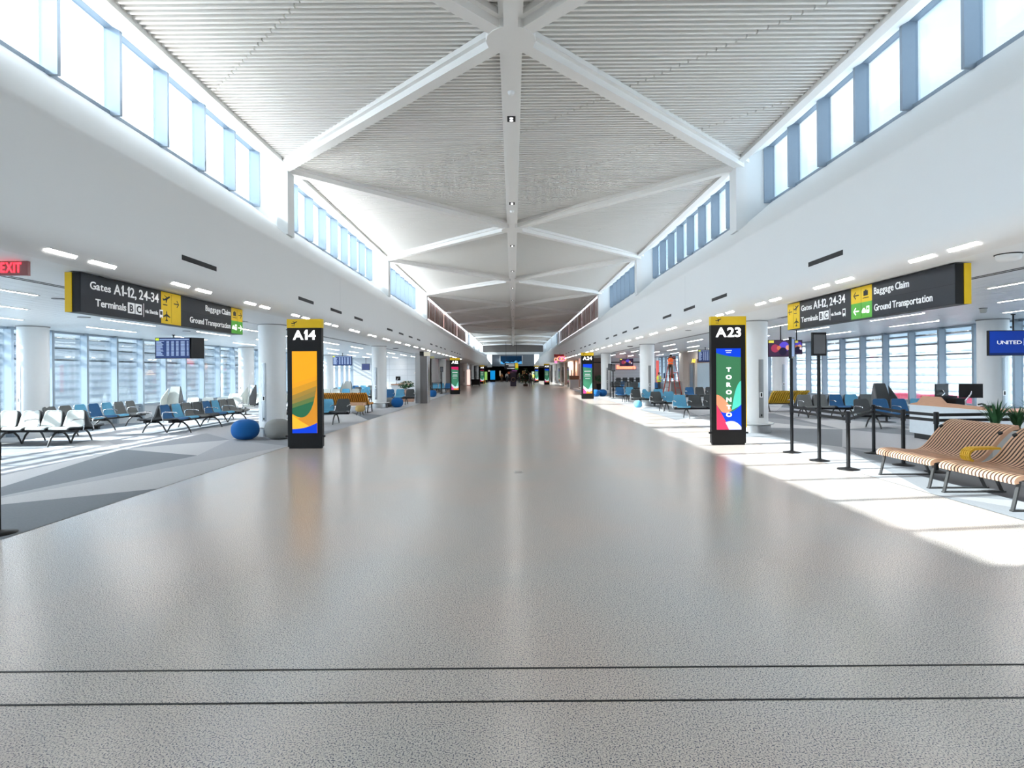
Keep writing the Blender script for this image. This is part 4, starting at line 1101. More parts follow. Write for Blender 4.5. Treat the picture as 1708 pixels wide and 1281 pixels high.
# far left planter with flowers and the flower lamp
t = thing('planter_box', 'peach planter box with a flowering bush, left of the steel clad pier', 'planter', (-6.95, 34.2, 0))
b = MB(); b.box(0, .9, 0, .5, 0, .72, mat('peach_box', (.62, .38, .28), .6)); b.build('trough', t)
b = MB(); b.box(.03, .87, .03, .47, .72, .73, MATS['soil']); b.build('soil', t)
def bush(loc, r, h, seed, label, cols, name='flowering_bush'):
    rnd = random.Random(seed); t = thing(name, label, 'plant', loc); b = MB()
    for i in range(420):
        v = Vector((rnd.gauss(0, 1), rnd.gauss(0, 1), rnd.gauss(0, 1))).normalized() * rnd.uniform(.5, 1); p = Vector((v.x * r, v.y * r * .7, h * .55 + v.z * h * .45))
        q = Vector((rnd.uniform(-1, 1), rnd.uniform(-1, 1), rnd.uniform(-.4, 1))).normalized() * .06; w = q.cross(Vector((rnd.uniform(-1, 1), rnd.uniform(-1, 1), rnd.uniform(-1, 1)))).normalized() * .03
        b.poly([p - q, p + w, p + q, p - w], cols[0] if rnd.random() < .6 or p.z < h * .5 else rnd.choice(cols))
    b.build('foliage', t, recalc=False)
    b = MB(); b.tube([(0, 0, -.01), (0, 0, h * .6)], .025, MATS['stem_brown'], 6); b.build('stem', t)
bush((-6.5, 34.45, .73), .52, .55, 4, 'flowering bush in the peach planter', [LEAF, mat('petal_cream', (.8, .75, .6), .6), mat('petal_peach', (.8, .5, .35), .6)])
t = thing('flower_lamp', 'tall standing lamp with a peach flower shaped shade', 'lamp', (-5.85, 35.4, 0))
b = MB(); b.lathe([(.15, 0), (.15, .02), (.02, .03), (.015, 1.75)], (0, 0, 0), BLACK, 16); b.build('pole', t)
b = MB(); PET = mat('petal_lamp', (1, .72, .5), .6, emit=.8)
for ring, (n_, r_, z_) in enumerate(((9, .30, 1.78), (7, .22, 1.90), (5, .12, 2.0))):
    for i in range(n_):
        a = 2 * PI * i / n_ + ring * .3; c = Vector((math.cos(a), math.sin(a), 0)); s_ = Vector((-c.y, c.x, 0))
        b.poly([Vector((0, 0, z_)), c * r_ * .6 + s_ * .09 + Vector((0, 0, z_ + .03)), c * r_ + Vector((0, 0, z_ - .05)), c * r_ * .6 - s_ * .09 + Vector((0, 0, z_ + .03))], PET)
b.build('shade', t, recalc=False)
# small timber table with a yellow stool
t = thing('side_table', 'low wooden box table on thin legs beside the second left column', 'table', (-6.72, 24.3, 0))
b = MB(); b.box(-.38, .38, -.25, .25, .36, .48, WOOD); b.build('top', t)
for x in (-.34, .34):
    for y in (-.22, .22): b = MB(); b.tube([(x, y, 0), (x * .95, y * .95, .36)], .012, BLACK, 8); b.build('leg', t)
t = thing('yellow_stool', 'round mustard yellow stool in front of the low wooden table', 'stool', (-6.28, 23.3, 0))
b = MB(); b.lathe([(.12, .16), (.19, .22), (.19, .36), (.14, .41), (.001, .42)], (0, 0, 0), mat('mustard', (.55, .36, .12), .7), 20); b.build('seat', t)
for a in (.8, 2.9, 5.0): b = MB(); b.tube([(.16 * math.cos(a), .16 * math.sin(a), 0), (.1 * math.cos(a), .1 * math.sin(a), .2)], .012, BLACK, 8); b.build('leg', t)
t = thing('round_side_table', 'round pale side table on steel foot beside the orange bench', 'table', (-7.2, 27.0, 0))
b = MB(); b.lathe([(.28, .42), (.28, .45)], (0, 0, 0), WHITE, 24); b.build('top', t); b = MB(); b.lathe([(.2, 0), (.2, .02), (.02, .03), (.02, .42)], (0, 0, 0), CHROME, 16); b.build('base', t)

# ================================================================= STEEL CLAD PIER, SHOP SIGNS
t = thing('steel_pier', 'brushed steel clad pier with a black sign head on the left', 'pier', (-5.32, 32.5, 0))
b = MB(); b.box(-.28, .0, 0, .9, 0, 2.85, STEEL); b.build('light_face', t)
b = MB(); b.box(.0, .40, 0.02, .9, 0, 2.85, mat('fluted_steel', (.20, .19, .19), .35, .8, noise=.3, scale=6, stretch=(9, 9, .1))); b.build('fluted_face', t)
b = MB(); b.box(.40, .44, 0, .9, 0, 2.85, CHROME); b.build('edge_trim', t)
b = MB(); b.box(.0, .22, -.12, .02, 2.72, 2.96, BLACK); b.build('sign_head', t)
b = MB(); b.box(.24, .6, -.1, -.06, 2.70, 2.92, mat('sign_face_dim', (.5, .47, .38), .5, emit=.3)); b.build('sign_plate', t)
p = at(736, 600, 48); b = MB(); b.box(-.4, .4, 0, .05, -.2, .22, mat('plate_gold', (.35, .32, .15), .5, emit=.2))
p = at(716, 594, 46); t = thing('hanging_sign', 'small yellow green hanging sign right of the steel clad pier', 'sign', (p.x, p.y, p.z)); b.build('plate', t)
b = MB(); b.tube([(0, .02, .2), (0, .02, ZS - p.z)], .015, BLACK, 6); b.build('rod', t)
def neon_ring(b, x, z, r, rr, m):
    b.tube([(x + r * math.cos(a), 0, z + r * math.sin(a)) for a in [2 * PI * i / 16 for i in range(17)]], rr, m, 6)
# pink disc sign
p = at(740.5, 599, 56)
t = thing('round_sign', 'small pink round shop sign above A12 at left', 'sign', (p.x, p.y, p.z)); b = MB()
b.tube([(0, -.03, 0), (0, .03, 0)], .23, mat('neon_pink', (.9, .25, .4), .5, emit=.7), 20); b.build('disc', t)
b = MB(); b.tube([(0, 0, .2), (0, 0, ZS - p.z)], .015, BLACK, 6); b.build('rod', t)
# lit red script sign on the end wall
t = thing('lit_sign', 'glowing orange red letter sign on the white end wall', 'sign', (0, 0, 0))
pl, pr = at(1029, 612, RIGHT_END - .08), at(1060, 612, RIGHT_END - .08)
NRED = mat("neon_red", (1, .18, .10), .5, emit=2.0, noise=0)
z0 = at(1044, 615.5, RIGHT_END).z; z1 = at(1044, 608, RIGHT_END).z
text_mesh('Buonassera', .5, NRED, 'letters', t, (pl.x, RIGHT_END - .06, z0 + .02), (1, 0, 0), ext=.02, bold=.03, width=pr.x - pl.x)
b = MB(); b.box(pl.x - .1, pr.x + .1, RIGHT_END - .035, RIGHT_END - .01, z0 - .06, z0 - .02, BLACKP); b.build('backing', t)
# red and pink ring signs over the right shops
p = at(934, 599, 58)
t = thing('ring_sign', 'cluster of glowing pink and red rings hanging before the peach shop', 'sign', (p.x, p.y, p.z), 0)
NP = mat('neon_hotpink', (1, .12, .38), .5, emit=1.4, noise=0)
for i, (x, z, r) in enumerate(((-.42, -.05, .15), (-.42, -.28, .10), (-.05, .05, .20), (.20, .02, .22), (.40, .03, .20))):
    b = MB(); neon_ring(b, x, z, r, .04, NP if i % 2 else NRED); b.build('ring', t)
b = MB(); b.box(-.6, .6, .05, .09, .22, .5, mat('sign_maroon', (.30, .03, .03), .5)); b.build('header', t); b = MB(); b.tube([(0, .07, .5), (0, .07, .62)], .02, BLACK, 6); b.build('rod', t)
p = at(1011, 591.5, 54)
t = thing('shop_sign', 'small red shop sign beside the third right column top', 'sign', (p.x - .35, p.y, p.z)); b = MB(); b.box(-.3, .3, 0, .05, -.08, .1, NRED); b.build('plate', t)
p = at(968, 598, 57)
t = thing('shop_sign', 'pale pink lit panel left of the A24 pillar top', 'sign', (p.x + .1, p.y, p.z)); b = MB(); b.box(-.25, .25, 0, .05, -.5, .55, mat('panel_pink', (.75, .45, .38), .5, emit=.5)); b.build('plate', t)
# gate door enclosure on the right windows
t = thing('gate_enclosure', 'pale boarding door enclosure by the right windows, left of the A23 pillar', 'enclosure', (0, 0, 0))
BG = mat('beige_panel', (.62, .58, .54), .6)
b = MB(); b.box(12.6, XW - .30, 36.0, 42.0, 0, ZS - .01, BG); b.box(12.25, 12.6, 41.0, 42.0, 0, ZS - .01, BG); b.build('walls', t)
b = MB(); b.box(12.55, 12.6, 39.5, 40.6, 0, 2.3, STEEL); b.box(12.54, 12.55, 39.7, 40.4, .1, 2.2, OUTG); d_ = b.build('door', t)
b = MB(); b.box(12.50, 12.53, 39.62, 39.66, .9, 1.3, CHROME); b.build('door_handle', d_)
b = MB(); b.box(12.55, 12.6, 36.2, 38.8, .6, 2.25, mat('pale_blue_panel', (.50, .64, .74), .3)); b.build('window_panel', t)
b = MB(); b.box(12.55, 12.6, 36.1, 38.9, 2.3, 2.55, mat('brown_header', (.12, .05, .03), .5)); b.build('header', t)
text_mesh('AN', .36, mat('neon_yellow', (1, .65, .05), .5, emit=1.0, noise=0), 'sign_letters', t, (12.36, 39.4, 2.32), (1, 0, 0), ext=.02, bold=.03, width=.34)
b = MB(); b.box(12.36, 12.7, 39.42, 39.6, 2.28, 2.30, BLACK); b.build('sign_bracket', t)
t = thing('red_banner', 'tall narrow red lit panel beside the second right column', 'panel', (13.35, 52.6, 0)); b = MB(); b.box(-.12, .12, 0, .1, .2, 2.75, mat('banner_red', (.75, .12, .10), .5, emit=.3)); b.build('panel', t)
b = MB(); b.box(-.14, .14, -.02, .12, 0, .2, BLACKP); b.build('base', t)
# bar stools and tables along the right end wall
for i in range(4):
    x = 10.0 + i * .62
    t = thing('bar_chair', 'tall dark bar chair at the right end wall, %s from the left' % NTH[i], 'chair', (x, 54.3, 0), 0, 'bar chairs by the lit red sign')
    b = MB(); b.box(-.22, .22, -.2, .2, .72, .78, BLACKP); b.build('seat', t); b = MB(); b.box(-.22, .22, -.24, -.2, .78, 1.18, DGREY); b.build('backrest', t)
    for sx in (-.2, .2):
        for sy in (-.2, .2): b = MB(); b.box(sx - .015, sx + .015, sy - .015, sy + .015, 0, .72, BLACK); b.build('leg', t)
t = thing('bar_counter', 'long dark counter rail in front of the bar chairs', 'counter', (9.6, 53.2, 0))
b = MB(); b.box(0, 3.2, 0, .35, .98, 1.04, BLACKP); b.build('top', t)
for x in (.1, 1.6, 3.1): b = MB(); b.box(x - .03, x + .03, .14, .2, 0, .98, BLACK); b.build('leg', t)
bush((8.3, 55.2, .6), .4, .9, 9, 'dark leafy bush behind the A24 pillar', [LEAF, LEAF], 'leafy_bush')
t = thing('plant_pot', 'dark pot holding the leafy bush behind A24', 'planter', (8.3, 55.2, 0)); b = MB(); b.lathe([(.2, 0), (.26, .6)], (0, 0, 0), BLACKP, 16); b.build('pot', t)
# shop counter in front of the peach wall
t = thing('service_counter', 'steel and brown service counter before the peach wall', 'counter', (6.0, 59.5, 0))
b = MB(); b.box(0, .85, 0, 1.0, 0, .95, STEEL); b.build('body', t); b = MB(); b.box(-.05, .88, -.05, 1.05, .95, 1.35, mat('brown_case', (.22, .12, .06), .5)); b.build('display_case', t)
t = thing('waste_bin', 'tall dark waste bin at the right end of the steel counter', 'bin', (7.1, 59.3, 0)); b = MB(); b.box(-.14, .14, 0, .4, 0, 1.0, BLACKP); b.build('body', t); b = MB(); b.box(-.15, .15, -.01, .41, 1.0, 1.05, STEEL); b.build('lid', t)
# added area light to brighten the peach wall, no fitting modelled
p_l = bpy.data.lights.new('added_wall_fill', 'AREA'); p_l.energy = 60; p_l.size = .6; p_l.color = (1, .8, .66)
o = bpy.data.objects.new('added_wall_fill', p_l); COL.objects.link(o); o.location = (6.6, 66, 3.0)
# right shop glass fronts and left shopfront things
for i, Y in enumerate((63.5, 70.0, 76.0)):
    t = thing('glass_screen', 'frameless glass shop screen on the right, %s beyond the steel counter' % NTH[i], 'screen', (6.2, Y, 0), 0, 'glass shop screens')
    b = MB(); b.box(0, .02, 0, 1.6, .05, 2.4, GLASS); b.build('pane', t); b = MB(); b.box(-.01, .03, 0, 1.6, 0, .05, STEEL); b.box(-.01, .03, -.03, 0, 0, 2.45, STEEL); b.build('frame', t)
t = thing('lit_poster', 'tall pale pink lit poster panel on the far left wall', 'poster', (0, 0, 0))
p = fl(781.5, 643.5); b = MB(); b.box(p.x - .22, p.x + .22, p.y, p.y + .1, .1, 2.2, mat('poster_pink', (.85, .62, .55), .4, emit=.7)); b.build('panel', t)
b = MB(); b.box(p.x - .24, p.x + .24, p.y - .01, p.y + .11, 0, .1, RED); b.build('base', t)
t = thing('freestanding_sign', 'dark freestanding kiosk with a wreath emblem in mid hall, far away', 'kiosk', (0, 73, 0))
b = MB(); b.box(-.38, .38, 0, .4, .0, 1.75, mat('kiosk_purple', (.06, .045, .08), .5)); b.build('body', t)
b = MB(); neon_ring(b, .0, .85, .24, .05, mat('wreath', (.3, .2, .12), .7, noise=.6, scale=30)); b.build('wreath', t, loc=(0, -.04, 0)); b = MB(); b.box(-.45, .45, -.05, .45, 1.75, 1.95, mat('kiosk_top', (.14, .06, .14), .5)); b.build('header', t)
t = thing('wet_floor_sign', 'yellow folding floor sign far down the left side', 'floor sign', (-4.45, 88, 0)); b = MB()
b.sweep([(-.2, 0), (0, .95), (.2, 0), (.17, 0), (0, .85), (-.17, 0)], 0, .5, YEL, axis='y'); b.build('boards', t, rz=0)
b = MB(); b.box(-.02, .02, .15, .35, .93, .99, BLACK); b.build('handle', t)
# dark cart on the left
t = thing('service_cart', 'black service cart far down the left side', 'cart', (-4.9, 74, 0)); b = MB(); b.box(-.55, .55, 0, .8, .18, .9, BLACKP); b.build('body', t)
b = MB(); b.tube([(-.5, -.1, .9), (-.5, -.1, 1.15), (.5, -.1, 1.15), (.5, -.1, .9)], .02, CHROME, 6); b.build('handle', t)
for x in (-.45, .45):
    for y in (.1, .7): b = MB(); b.tube([(x - .03, y, .09), (x + .03, y, .09)], .09, BLACK, 12); b.build('wheel', t)
# far screens and sign
t = thing('far_screen', 'large blue night picture screen on the far end wall', 'screen', (-.4, YE - .1, 0))
b = MB(); b.box(-2.2, 2.2, 0, .08, 3.55, 5.2, ecol('nightblue', '06253f', .8)); b.build('screen', t)
b = MB(); rnd = random.Random(2); pts = [(-2.2, 3.55)] + [(-2.2 + 4.4 * i / 16, 3.65 + rnd.uniform(0, .45) + (.45 if i in (11, 12) else 0)) for i in range(17)] + [(2.2, 3.55)]
b.poly([(x, -.004, z) for x, z in pts], ecol('iceblue', '4f9fd6', .9)); b.build('screen_picture', t, recalc=False)
for s in (-1, 1): b = MB(); b.box(s * 2.3 - .06, s * 2.3 + .06, 0, .1, 3.5, 5.3, WHITE); b.build('frame', t)
t = thing('wayfinding_sign', 'distant black and yellow overhead sign across the far end', 'sign', (-.35, 108, 0))
b = MB(); b.box(-1.3, 1.3, 0, .15, 2.35, 3.6, SIGNK); b.build('panel', t); b = MB(); b.box(.75, 1.3, -.01, 0, 2.5, 3.6, YEL); b.build('yellow_panel', t); b = MB(); b.box(.75, 1.3, -.01, 0, 2.35, 2.62, GRN); b.build('green_panel', t)
for z, w in ((3.3, 1.6), (2.98, 1.1), (2.5, 1.4)): b = MB(); b.box(.6 - w, .6, -.01, 0, z, z + .12, TXT); b.build('lettering', t)
for x in (-1.0, 1.0): b = MB(); b.tube([(x, .07, 3.6), (x, .07, 7.56)], .03, BLACK, 6); b.build('rod', t)
for i, (x, Y, w, h, c, lb) in enumerate(((-3.9, 108, .9, 1.7, 'bluecyan', 'bright blue and cyan advertising screen far down the left side'), (-5.0, 104, .5, 1.5, 'limescreen', 'small lime screen left of the far cyan one'), (3.9, 112, .5, 1.5, 'palescreen', 'pale far screen on the right before the end wall'))):
    t = thing('advertising_screen', lb, 'screen', (x, Y, 0)); b = MB(); b.box(-w / 2 - .05, w / 2 + .05, 0, .2, 0, h + .6, BLACK); b.build('case', t)
    b = MB(); b.box(-w / 2, w / 2, -.01, 0, .45, .45 + h, ecol(c, {'bluecyan': '1090d8', 'limescreen': '8fc060', 'palescreen': 'b8c8b0'}[c], 1.1)); b.build('screen', t)
# shop lights in the dark far room
for i, (x, z, w, h, c) in enumerate(((-3.0, 1.6, .25, 1.2, 'd8c8b0'), (-1.0, 1.7, .5, .5, '9a4a30'), (.3, 2.2, 1.2, .3, '7a4a7a'), (2.4, 1.8, .6, .8, 'b08a50'), (-5.2, 2.2, 1.2, .35, 'c8b8b0'), (4.8, 1.9, .9, .5, 'a05a40'), (1.4, 1.2, .3, .9, '507a50'))):
    b = MB(); b.box(x - w / 2, x + w / 2, YE + 12 + i * .5, YE + 12.1 + i * .5, z - h / 2, z + h / 2, ecol('far' + c, c, 1.0))
    b.box(x - .03, x + .03, YE + 12.1 + i * .5, YE + 12.15 + i * .5, 0, z, BLACK)
    tag(b.build('shop_light_panel'), 'small coloured lit panel in the dark far room, %s from the left wall' % NTH[i], 'lit panel')

# decorated tree
t = thing('decorated_tree', 'decorated bushy tree with pale ornaments in the distant hall', 'tree', (1.55, 72, 0)); b = MB(); rnd = random.Random(5)
for i in range(900):
    z = rnd.uniform(.35, 2.25); r = .82 * (1 - (z - .35) / 2.6) * rnd.uniform(.5, 1); a = rnd.uniform(0, 2 * PI); p = Vector((r * math.cos(a), r * math.sin(a), z))
    q = Vector((math.cos(a), math.sin(a), rnd.uniform(-.5, .5))) * .1; w = Vector((-math.sin(a), math.cos(a), rnd.uniform(-.5, .5))) * .06
    b.poly([p - w, p + q, p + w, p - q], LEAF if i % 3 else BCLO)
b.build('foliage', t, recalc=False)
b = MB(); b.lathe([(.3, 0), (.3, .3), (.06, .31), (.05, 2.1)], (0, 0, 0), BCLO, 12); b.build('trunk', t)
for i in range(16):
    z = .5 + 1.6 * (i / 16); r = .8 * (1 - (z - .35) / 2.6); a = i * 2.4
    b = MB(); b.lathe([(.001, -.06), (.05, -.04), (.065, 0), (.05, .04), (.001, .06)], (r * math.cos(a), -abs(r * math.sin(a)), z), mat('ornament_cream', (.75, .65, .5), .3) if i % 2 else mat('ornament_red', (.45, .05, .04), .3), 8); b.build('ornament', t)

# ================================================================= PEOPLE
def human(name, label, loc, rz, J, top, legs, vest=None, hat=None, lod=1, shoes=BLACKP):
    """J: joints in metres, facing local -y. One continuous skinned body, coloured by region."""
    t = thing('person', label, 'person', loc, rz)
    order = ['pelvis', 'waist', 'chest', 'neck', 'head0', 'head1']
    V = []; E = []; R = []; idx = {}
    def add(n, p, r, par=None):
        idx[n] = len(V); V.append(p); R.append(r)
        if par is not None: E.append((idx[par], idx[n]))
    add('pelvis', J['pelvis'], .14); add('waist', J['waist'], .12, 'pelvis'); add('chest', J['chest'], .145, 'waist'); add('neck', J['neck'], .055, 'chest')
    add('chin', J['chin'], .065, 'neck'); add('head', J['head'], .088, 'chin'); add('crown', J['crown'], .06, 'head')
    for s in 'lr':
        add('sh' + s, J['sh' + s], .062, 'chest'); add('el' + s, J['el' + s], .042, 'sh' + s); add('wr' + s, J['wr' + s], .030, 'el' + s); add('ha' + s, J['ha' + s], .036, 'wr' + s)
        add('hip' + s, J['hip' + s], .092, 'pelvis'); add('kn' + s, J['kn' + s], .062, 'hip' + s); add('an' + s, J['an' + s], .042, 'kn' + s); add('to' + s, J['to' + s], .036, 'an' + s)
        # fingers and thumb as short chains
        h, w = Vector(J['ha' + s]), Vector(J['wr' + s]); d = (h - w).normalized(); sd = d.cross(Vector((0, 0, 1))); sd = sd.normalized() if sd.length > .1 else Vector((1, 0, 0))
        if lod > 1:
            for k, q in enumerate((-.03, -.01, .01, .03)): add('f%d' % k + s, h + d * (.075 - abs(q) * .5) + sd * q + Vector((0, 0, -.015)), .010, 'ha' + s)
            add('th' + s, h + d * .02 + sd * (.055 if s == 'l' else -.055), .012, 'ha' + s)
    me = bpy.data.meshes.new('body'); me.from_pydata([tuple(v) for v in V], E, []); o = bpy.data.objects.new('body', me); COL.objects.link(o)
    sk = o.modifiers.new('skin', 'SKIN')
    for i, r in enumerate(R): me.skin_vertices[0].data[i].radius = (r, r * (.8 if i in (0, 1, 2) else 1))
    me.skin_vertices[0].data[0].use_root = True
    ss = o.modifiers.new('sub', 'SUBSURF'); ss.levels = 1; ss.render_levels = 1
    bpy.context.view_layer.update()
    m2 = bpy.data.meshes.new_from_object(o.evaluated_get(bpy.context.evaluated_depsgraph_get())); bpy.data.objects.remove(o)
    for m in (top, legs, SKIN, shoes, HAIR): m2.materials.append(m)
    hd, ch = Vector(J['head']), Vector(J['chin'])
    segs = [('chest', 'shl', 0), ('chest', 'shr', 0), ('shl', 'ell', 0), ('shr', 'elr', 0), ('ell', 'wrl', 0), ('elr', 'wrr', 0), ('wrl', 'hal', 2), ('wrr', 'har', 2), ('pelvis', 'waist', 1), ('waist', 'chest', 0), ('chest', 'neck', 0), ('neck', 'crown', 2),
            ('pelvis', 'hipl', 1), ('pelvis', 'hipr', 1), ('hipl', 'knl', 1), ('hipr', 'knr', 1), ('knl', 'anl', 1), ('knr', 'anr', 1), ('anl', 'tol', 3), ('anr', 'tor', 3)]
    def dist(p, a, b_):
        ab = b_ - a; u = max(0, min(1, (p - a).dot(ab) / max(ab.length_squared, 1e-9))); return (p - a - ab * u).length
    for f in m2.polygons:
        c = f.center; best = min(segs, key=lambda q: dist(c, Vector(J[q[0]]), Vector(J[q[1]]))); mi = best[2]
        if best[:2] == ('neck', 'crown') and (c.z > hd.z + .03 or (c.y > hd.y + .02 and c.z > ch.z + .02)): mi = 4
        f.material_index = mi; f.use_smooth = True
    body = bpy.data.objects.new('body', m2); COL.objects.link(body); body.parent = t
    # face
    b = MB(); hx, hy, hz = hd
    b.raw([(hx - .012, hy - .085, hz - .02), (hx + .012, hy - .085, hz - .02), (hx, hy - .115, hz - .03), (hx, hy - .085, hz + .02)], [(0, 1, 2), (0, 2, 3), (1, 3, 2)], SKIN)
    for s in (-1, 1):
        b.lathe([(.001, -.008), (.011, 0), (.001, .008)], (hx + s * .03, hy - .082, hz + .005), BLACK, 8)
        b.box(hx + s * .088 - .008, hx + s * .088 + .008, hy - .012, hy + .018, hz - .035, hz + .03, SKIN)
    b.box(hx - .022, hx + .022, hy - .086, hy - .075, hz - .055, hz - .047, RED); b.build('face', t)
    if vest:
        a, c, wst, pv = Vector(J['neck']), Vector(J['chest']), Vector(J['waist']), Vector(J['pelvis'])
        b = MB()
        def ring(c0, rx, ry, n=16): return [c0 + Vector((rx * math.cos(2 * PI * i / n), ry * math.sin(2 * PI * i / n), 0)) for i in range(n)]
        rs = [ring(pv.lerp(wst, .35), .185, .15), ring(wst, .175, .145), ring(c, .205, .155), ring(c.lerp(a, .45), .19, .125), ring(c.lerp(a, .8), .10, .09)]
        vs = [v for r_ in rs for v in r_]; fs = []
        for i in range(4):
            for k in range(16): k2 = (k + 1) % 16; fs.append((i * 16 + k, i * 16 + k2, (i + 1) * 16 + k2, (i + 1) * 16 + k))
        b.raw(vs, fs, vest, True); v_ = b.build('safety_vest', t)
        b = MB(); b.raw([v + (v - wst) * Vector((.02, .02, 0)) for v in ring(wst, .18, .15)] + [v + Vector((0, 0, .05)) for v in ring(wst, .183, .152)], [(k, (k + 1) % 16, 16 + (k + 1) % 16, 16 + k) for k in range(16)], PALEF); b.build('reflective_band', v_)
    if hat:
        b = MB(); cr = hd; b.lathe([(.125, .045), (.10, .05), (.098, .08), (.07, .125), (.001, .14)], cr, hat, 16); b.build('hard_hat', t)
    return t
def J_stand(h=1.72, arm='down', step=0., lean=0.):
    k = h / 1.75; J = {}
    P = dict(pelvis=(0, 0, .96), waist=(0, .0, 1.12), chest=(0, .01, 1.32), neck=(0, .01, 1.50), chin=(0, -.01, 1.56), head=(0, -.01, 1.645), crown=(0, 0, 1.71))
    for s, g in (('l', 1), ('r', -1)):
        P['sh' + s] = (g * .18, .01, 1.42); P['hip' + s] = (g * .095, 0, .90); P['kn' + s] = (g * .11, -.01 - g * step, .50); P['an' + s] = (g * .12, .03 - g * step * 1.6, .08); P['to' + s] = (g * .13, -.12 - g * step * 1.6, .035)
        if arm == 'down': P['el' + s] = (g * .23, .02, 1.15); P['wr' + s] = (g * .24, -.05 + g * step, .92); P['ha' + s] = (g * .24, -.07 + g * step, .85)
        if arm == 'hold': P['el' + s] = (g * .24, .03, 1.16); P['wr' + s] = (g * .13, -.24, 1.22); P['ha' + s] = (g * .08, -.30, 1.26)
        if arm == 'up': P['el' + s] = (g * .27, -.20, 1.42); P['wr' + s] = (g * .15, -.40, 1.52); P['ha' + s] = (g * .13, -.46, 1.56)
    for n, v in P.items(): J[n] = Vector(v) * k + Vector((0, -lean * max(0, v[2] - .9), 0))
    return J
JL = J_stand(1.74, 'up', .06, .12)
human('person', 'worker in orange vest standing on the red ladder seen from behind', (11.08, 40.05, 1.22), PI - .5, JL, BCLO, BCLO, ORV, None, 2)
human('person', 'worker in yellow vest standing left of the ladder holding a tablet', (10.25, 40.0, 0), PI * .48, J_stand(1.72, 'hold'), CLOW, DCLO, YLV, None, 2)
t = thing('tablet', 'dark tablet raised by the worker in the yellow vest', 'tablet', (10.62, 39.95, 1.25)); b = MB(); b.box(-.02, .0, -.13, .13, 0, .36, mat('tablet_blue', (.03, .05, .12), .3)); b.build('case', t); b = MB(); b.box(-.024, -.02, -.12, .12, .02, .34, ecol('tabletscreen', '1c2f5e', .4)); b.build('screen', t)
# A-frame ladder
t = thing('step_ladder', 'tall red A-frame step ladder in the right lounge', 'ladder', (11.25, 40.3, 0), .45)
LR = mat('ladder_red', (.62, .08, .05), .5)
TOPZ = 2.72
for s in (-1, 1):
    b = MB(); b.beam((s * .27 - .0, -.0, 0), (s * .16, .0, TOPZ), .05, .03, LR); b.build('front_rail', t, loc=(0, 0, 0)) if False else None
    b = MB(); b.beam((-.62, s * .27, 0), (-.06, s * .16, TOPZ), .035, .07, LR, (0, 1, 0)); b.build('front_rail', t)
    b = MB(); b.beam((.62, s * .30, 0), (.06, s * .17, TOPZ), .03, .05, LR, (0, 1, 0)); b.build('rear_rail', t)
for i in range(8):
    u = (i + 1) / 9; x = -.62 + .56 * u; w = .27 - .11 * u; b = MB(); b.box(x - .04, x + .04, -w, w, TOPZ * u - .012, TOPZ * u + .012, CHROME); b.build('step', t)
for i in range(4):
    u = (i + 1) / 5; x = .62 - .56 * u; w = .30 - .13 * u; b = MB(); b.box(x - .012, x + .012, -w, w, TOPZ * u - .015, TOPZ * u + .015, LR); b.build('brace', t)
b = MB(); b.box(-.12, .12, -.2, .2, TOPZ - .02, TOPZ + .03, LR); b.build('top_cap', t)
# distant people
for i, (x, Y, rz, top, legs, lb, vest, st) in enumerate(((2.15, 70.0, 0, DCLO, DCLO, 'person in dark clothes standing right of the decorated tree', None, .1), (2.95, 82.0, 2.8, DCLO, BCLO, 'person in a yellow green vest walking before the far right pillar', YLV, .12),
        (-.9, 106.0, .3, DCLO, DCLO, 'distant person in dark clothes left of the mid hall kiosk', None, .1), (-1.2, 103.0, 3.0, CLOW, DCLO, 'distant person in a pale top near the centre left', None, .1), (-2.1, 104.0, .2, mat('coat_orange', (.5, .18, .05), .8), BCLO, 'distant person in an orange coat left of centre', None, .05),
        (.95, 96.0, 3.1, BCLO, DCLO, 'distant person in brown between kiosk and decorated tree', None, .12), (2.75, 92.0, 0, DCLO, DCLO, 'distant person in dark clothes behind the decorated tree', None, .1), (-5.0, 60.5, 0, DCLO, DCLO, 'person in dark clothes standing beyond the A12 pillar', None, .08))):
    if i == 7: continue
    human('person', lb, (x, Y, 0), rz, J_stand(1.68 + .03 * (i % 4), 'down', st), top, legs, vest)

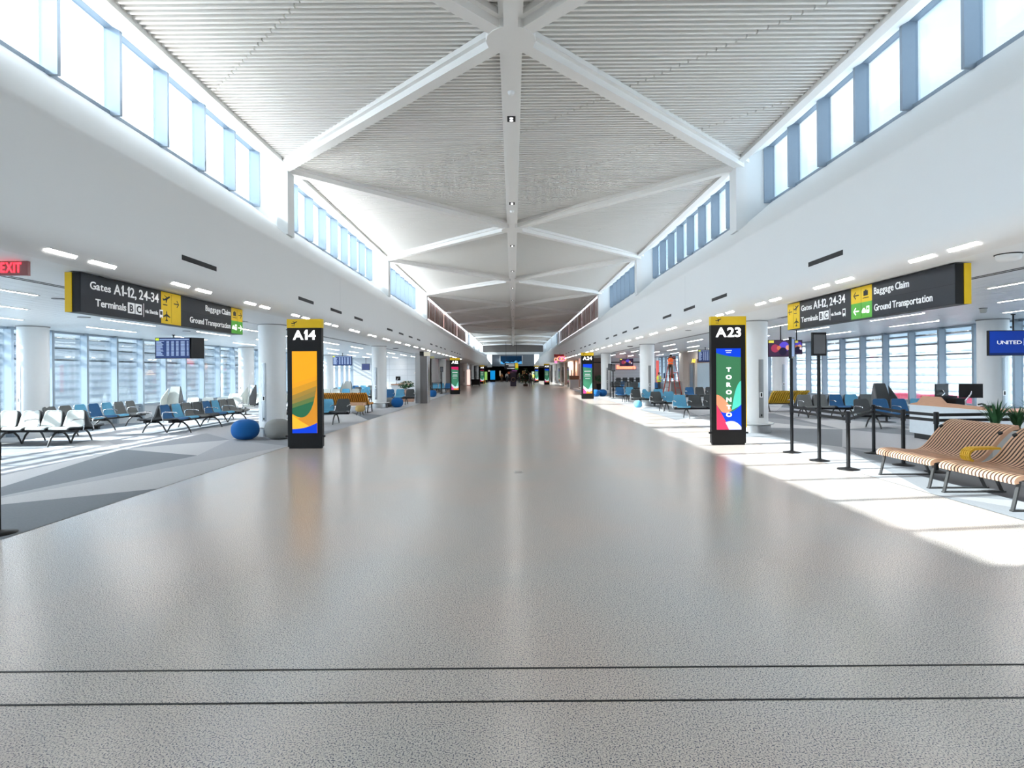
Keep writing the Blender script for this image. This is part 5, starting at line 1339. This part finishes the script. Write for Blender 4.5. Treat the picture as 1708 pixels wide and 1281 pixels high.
# ================================================================= OUTSIDE
b = MB(); b.box(-160, -XW - .4, YS - 60, 190, -4.3, -4.0, mat('tarmac', (.42, .43, .44), .8, noise=.1, scale=.3)); b.box(XW + .4, 160, YS - 60, 190, -4.3, -4.0, MATS['tarmac'])
struct(b, 'ground_outside')
def building(label, x, y0, y1, z1, s, w=14, step=.42):
    t = thing('terminal_building', label, 'building', (0, 0, 0)); b = MB(); b.box(*sorted((s * x, s * (x + w))), y0, y1, -4, z1, OUTW); b.build('walls', t)
    b = MB(); z = -3.6
    while z < z1 - .2: b.box(*sorted((s * (x - .16), s * x)), y0 + .2, y1 - .2, z, z + step * .33, mat('outside_louvre', (.36, .40, .44), .6)); z += step
    b.build('louvres', t); b = MB(); b.box(*sorted((s * (x - .3), s * (x + w + .3))), y0 - .3, y1 + .3, z1, z1 + .3, OUTW); b.build('roof', t)
building('white terminal building with horizontal louvres outside the left windows', 34, 36, 90, 4.6, -1, 14, .6)
building('low white building outside the leftmost windows', 44, 20, 33, 2.2, -1)
building('white terminal building with horizontal louvres outside the right windows', 30, 22, 110, 3.7, 1, 14, .55)
building('pale building outside behind the counter at right', 40, 2, 20, 5.0, 1)
b = MB(); b.lathe([(6, 5.0), (8.5, 5.6), (8.5, 7.0), (7.0, 7.6)], (0, 0, 0), mat('tower_grey', (.55, .57, .6), .6), 32); t = thing('roof_drum', 'round drum on the roof outside the left windows', 'building', (-44, 62, -.1)); b.build('drum', t)
for i, (x, y) in enumerate(((19.0, 24.3), (19.0, 26.2), (19.0, 28.3))):
    t = thing('service_vehicle', 'red vehicle top outside the right windows, %s from the left' % NTH[2 - i], 'vehicle', (x, y, -4)); b = MB(); b.box(-.7, .7, -.75, .75, .5, 4.56, mat('vehicle_red', (.75, .06, .12), .5)); b.build('body', t)
    b = MB(); b.box(-.72, .72, -.6, .6, 3.6, 4.2, OUTG); b.build('window', t)
    for yy in (-.5, .5): b = MB(); b.tube([(-.75, yy, .4), (.75, yy, .4)], .4, BLACK, 16); b.build('wheel', t)
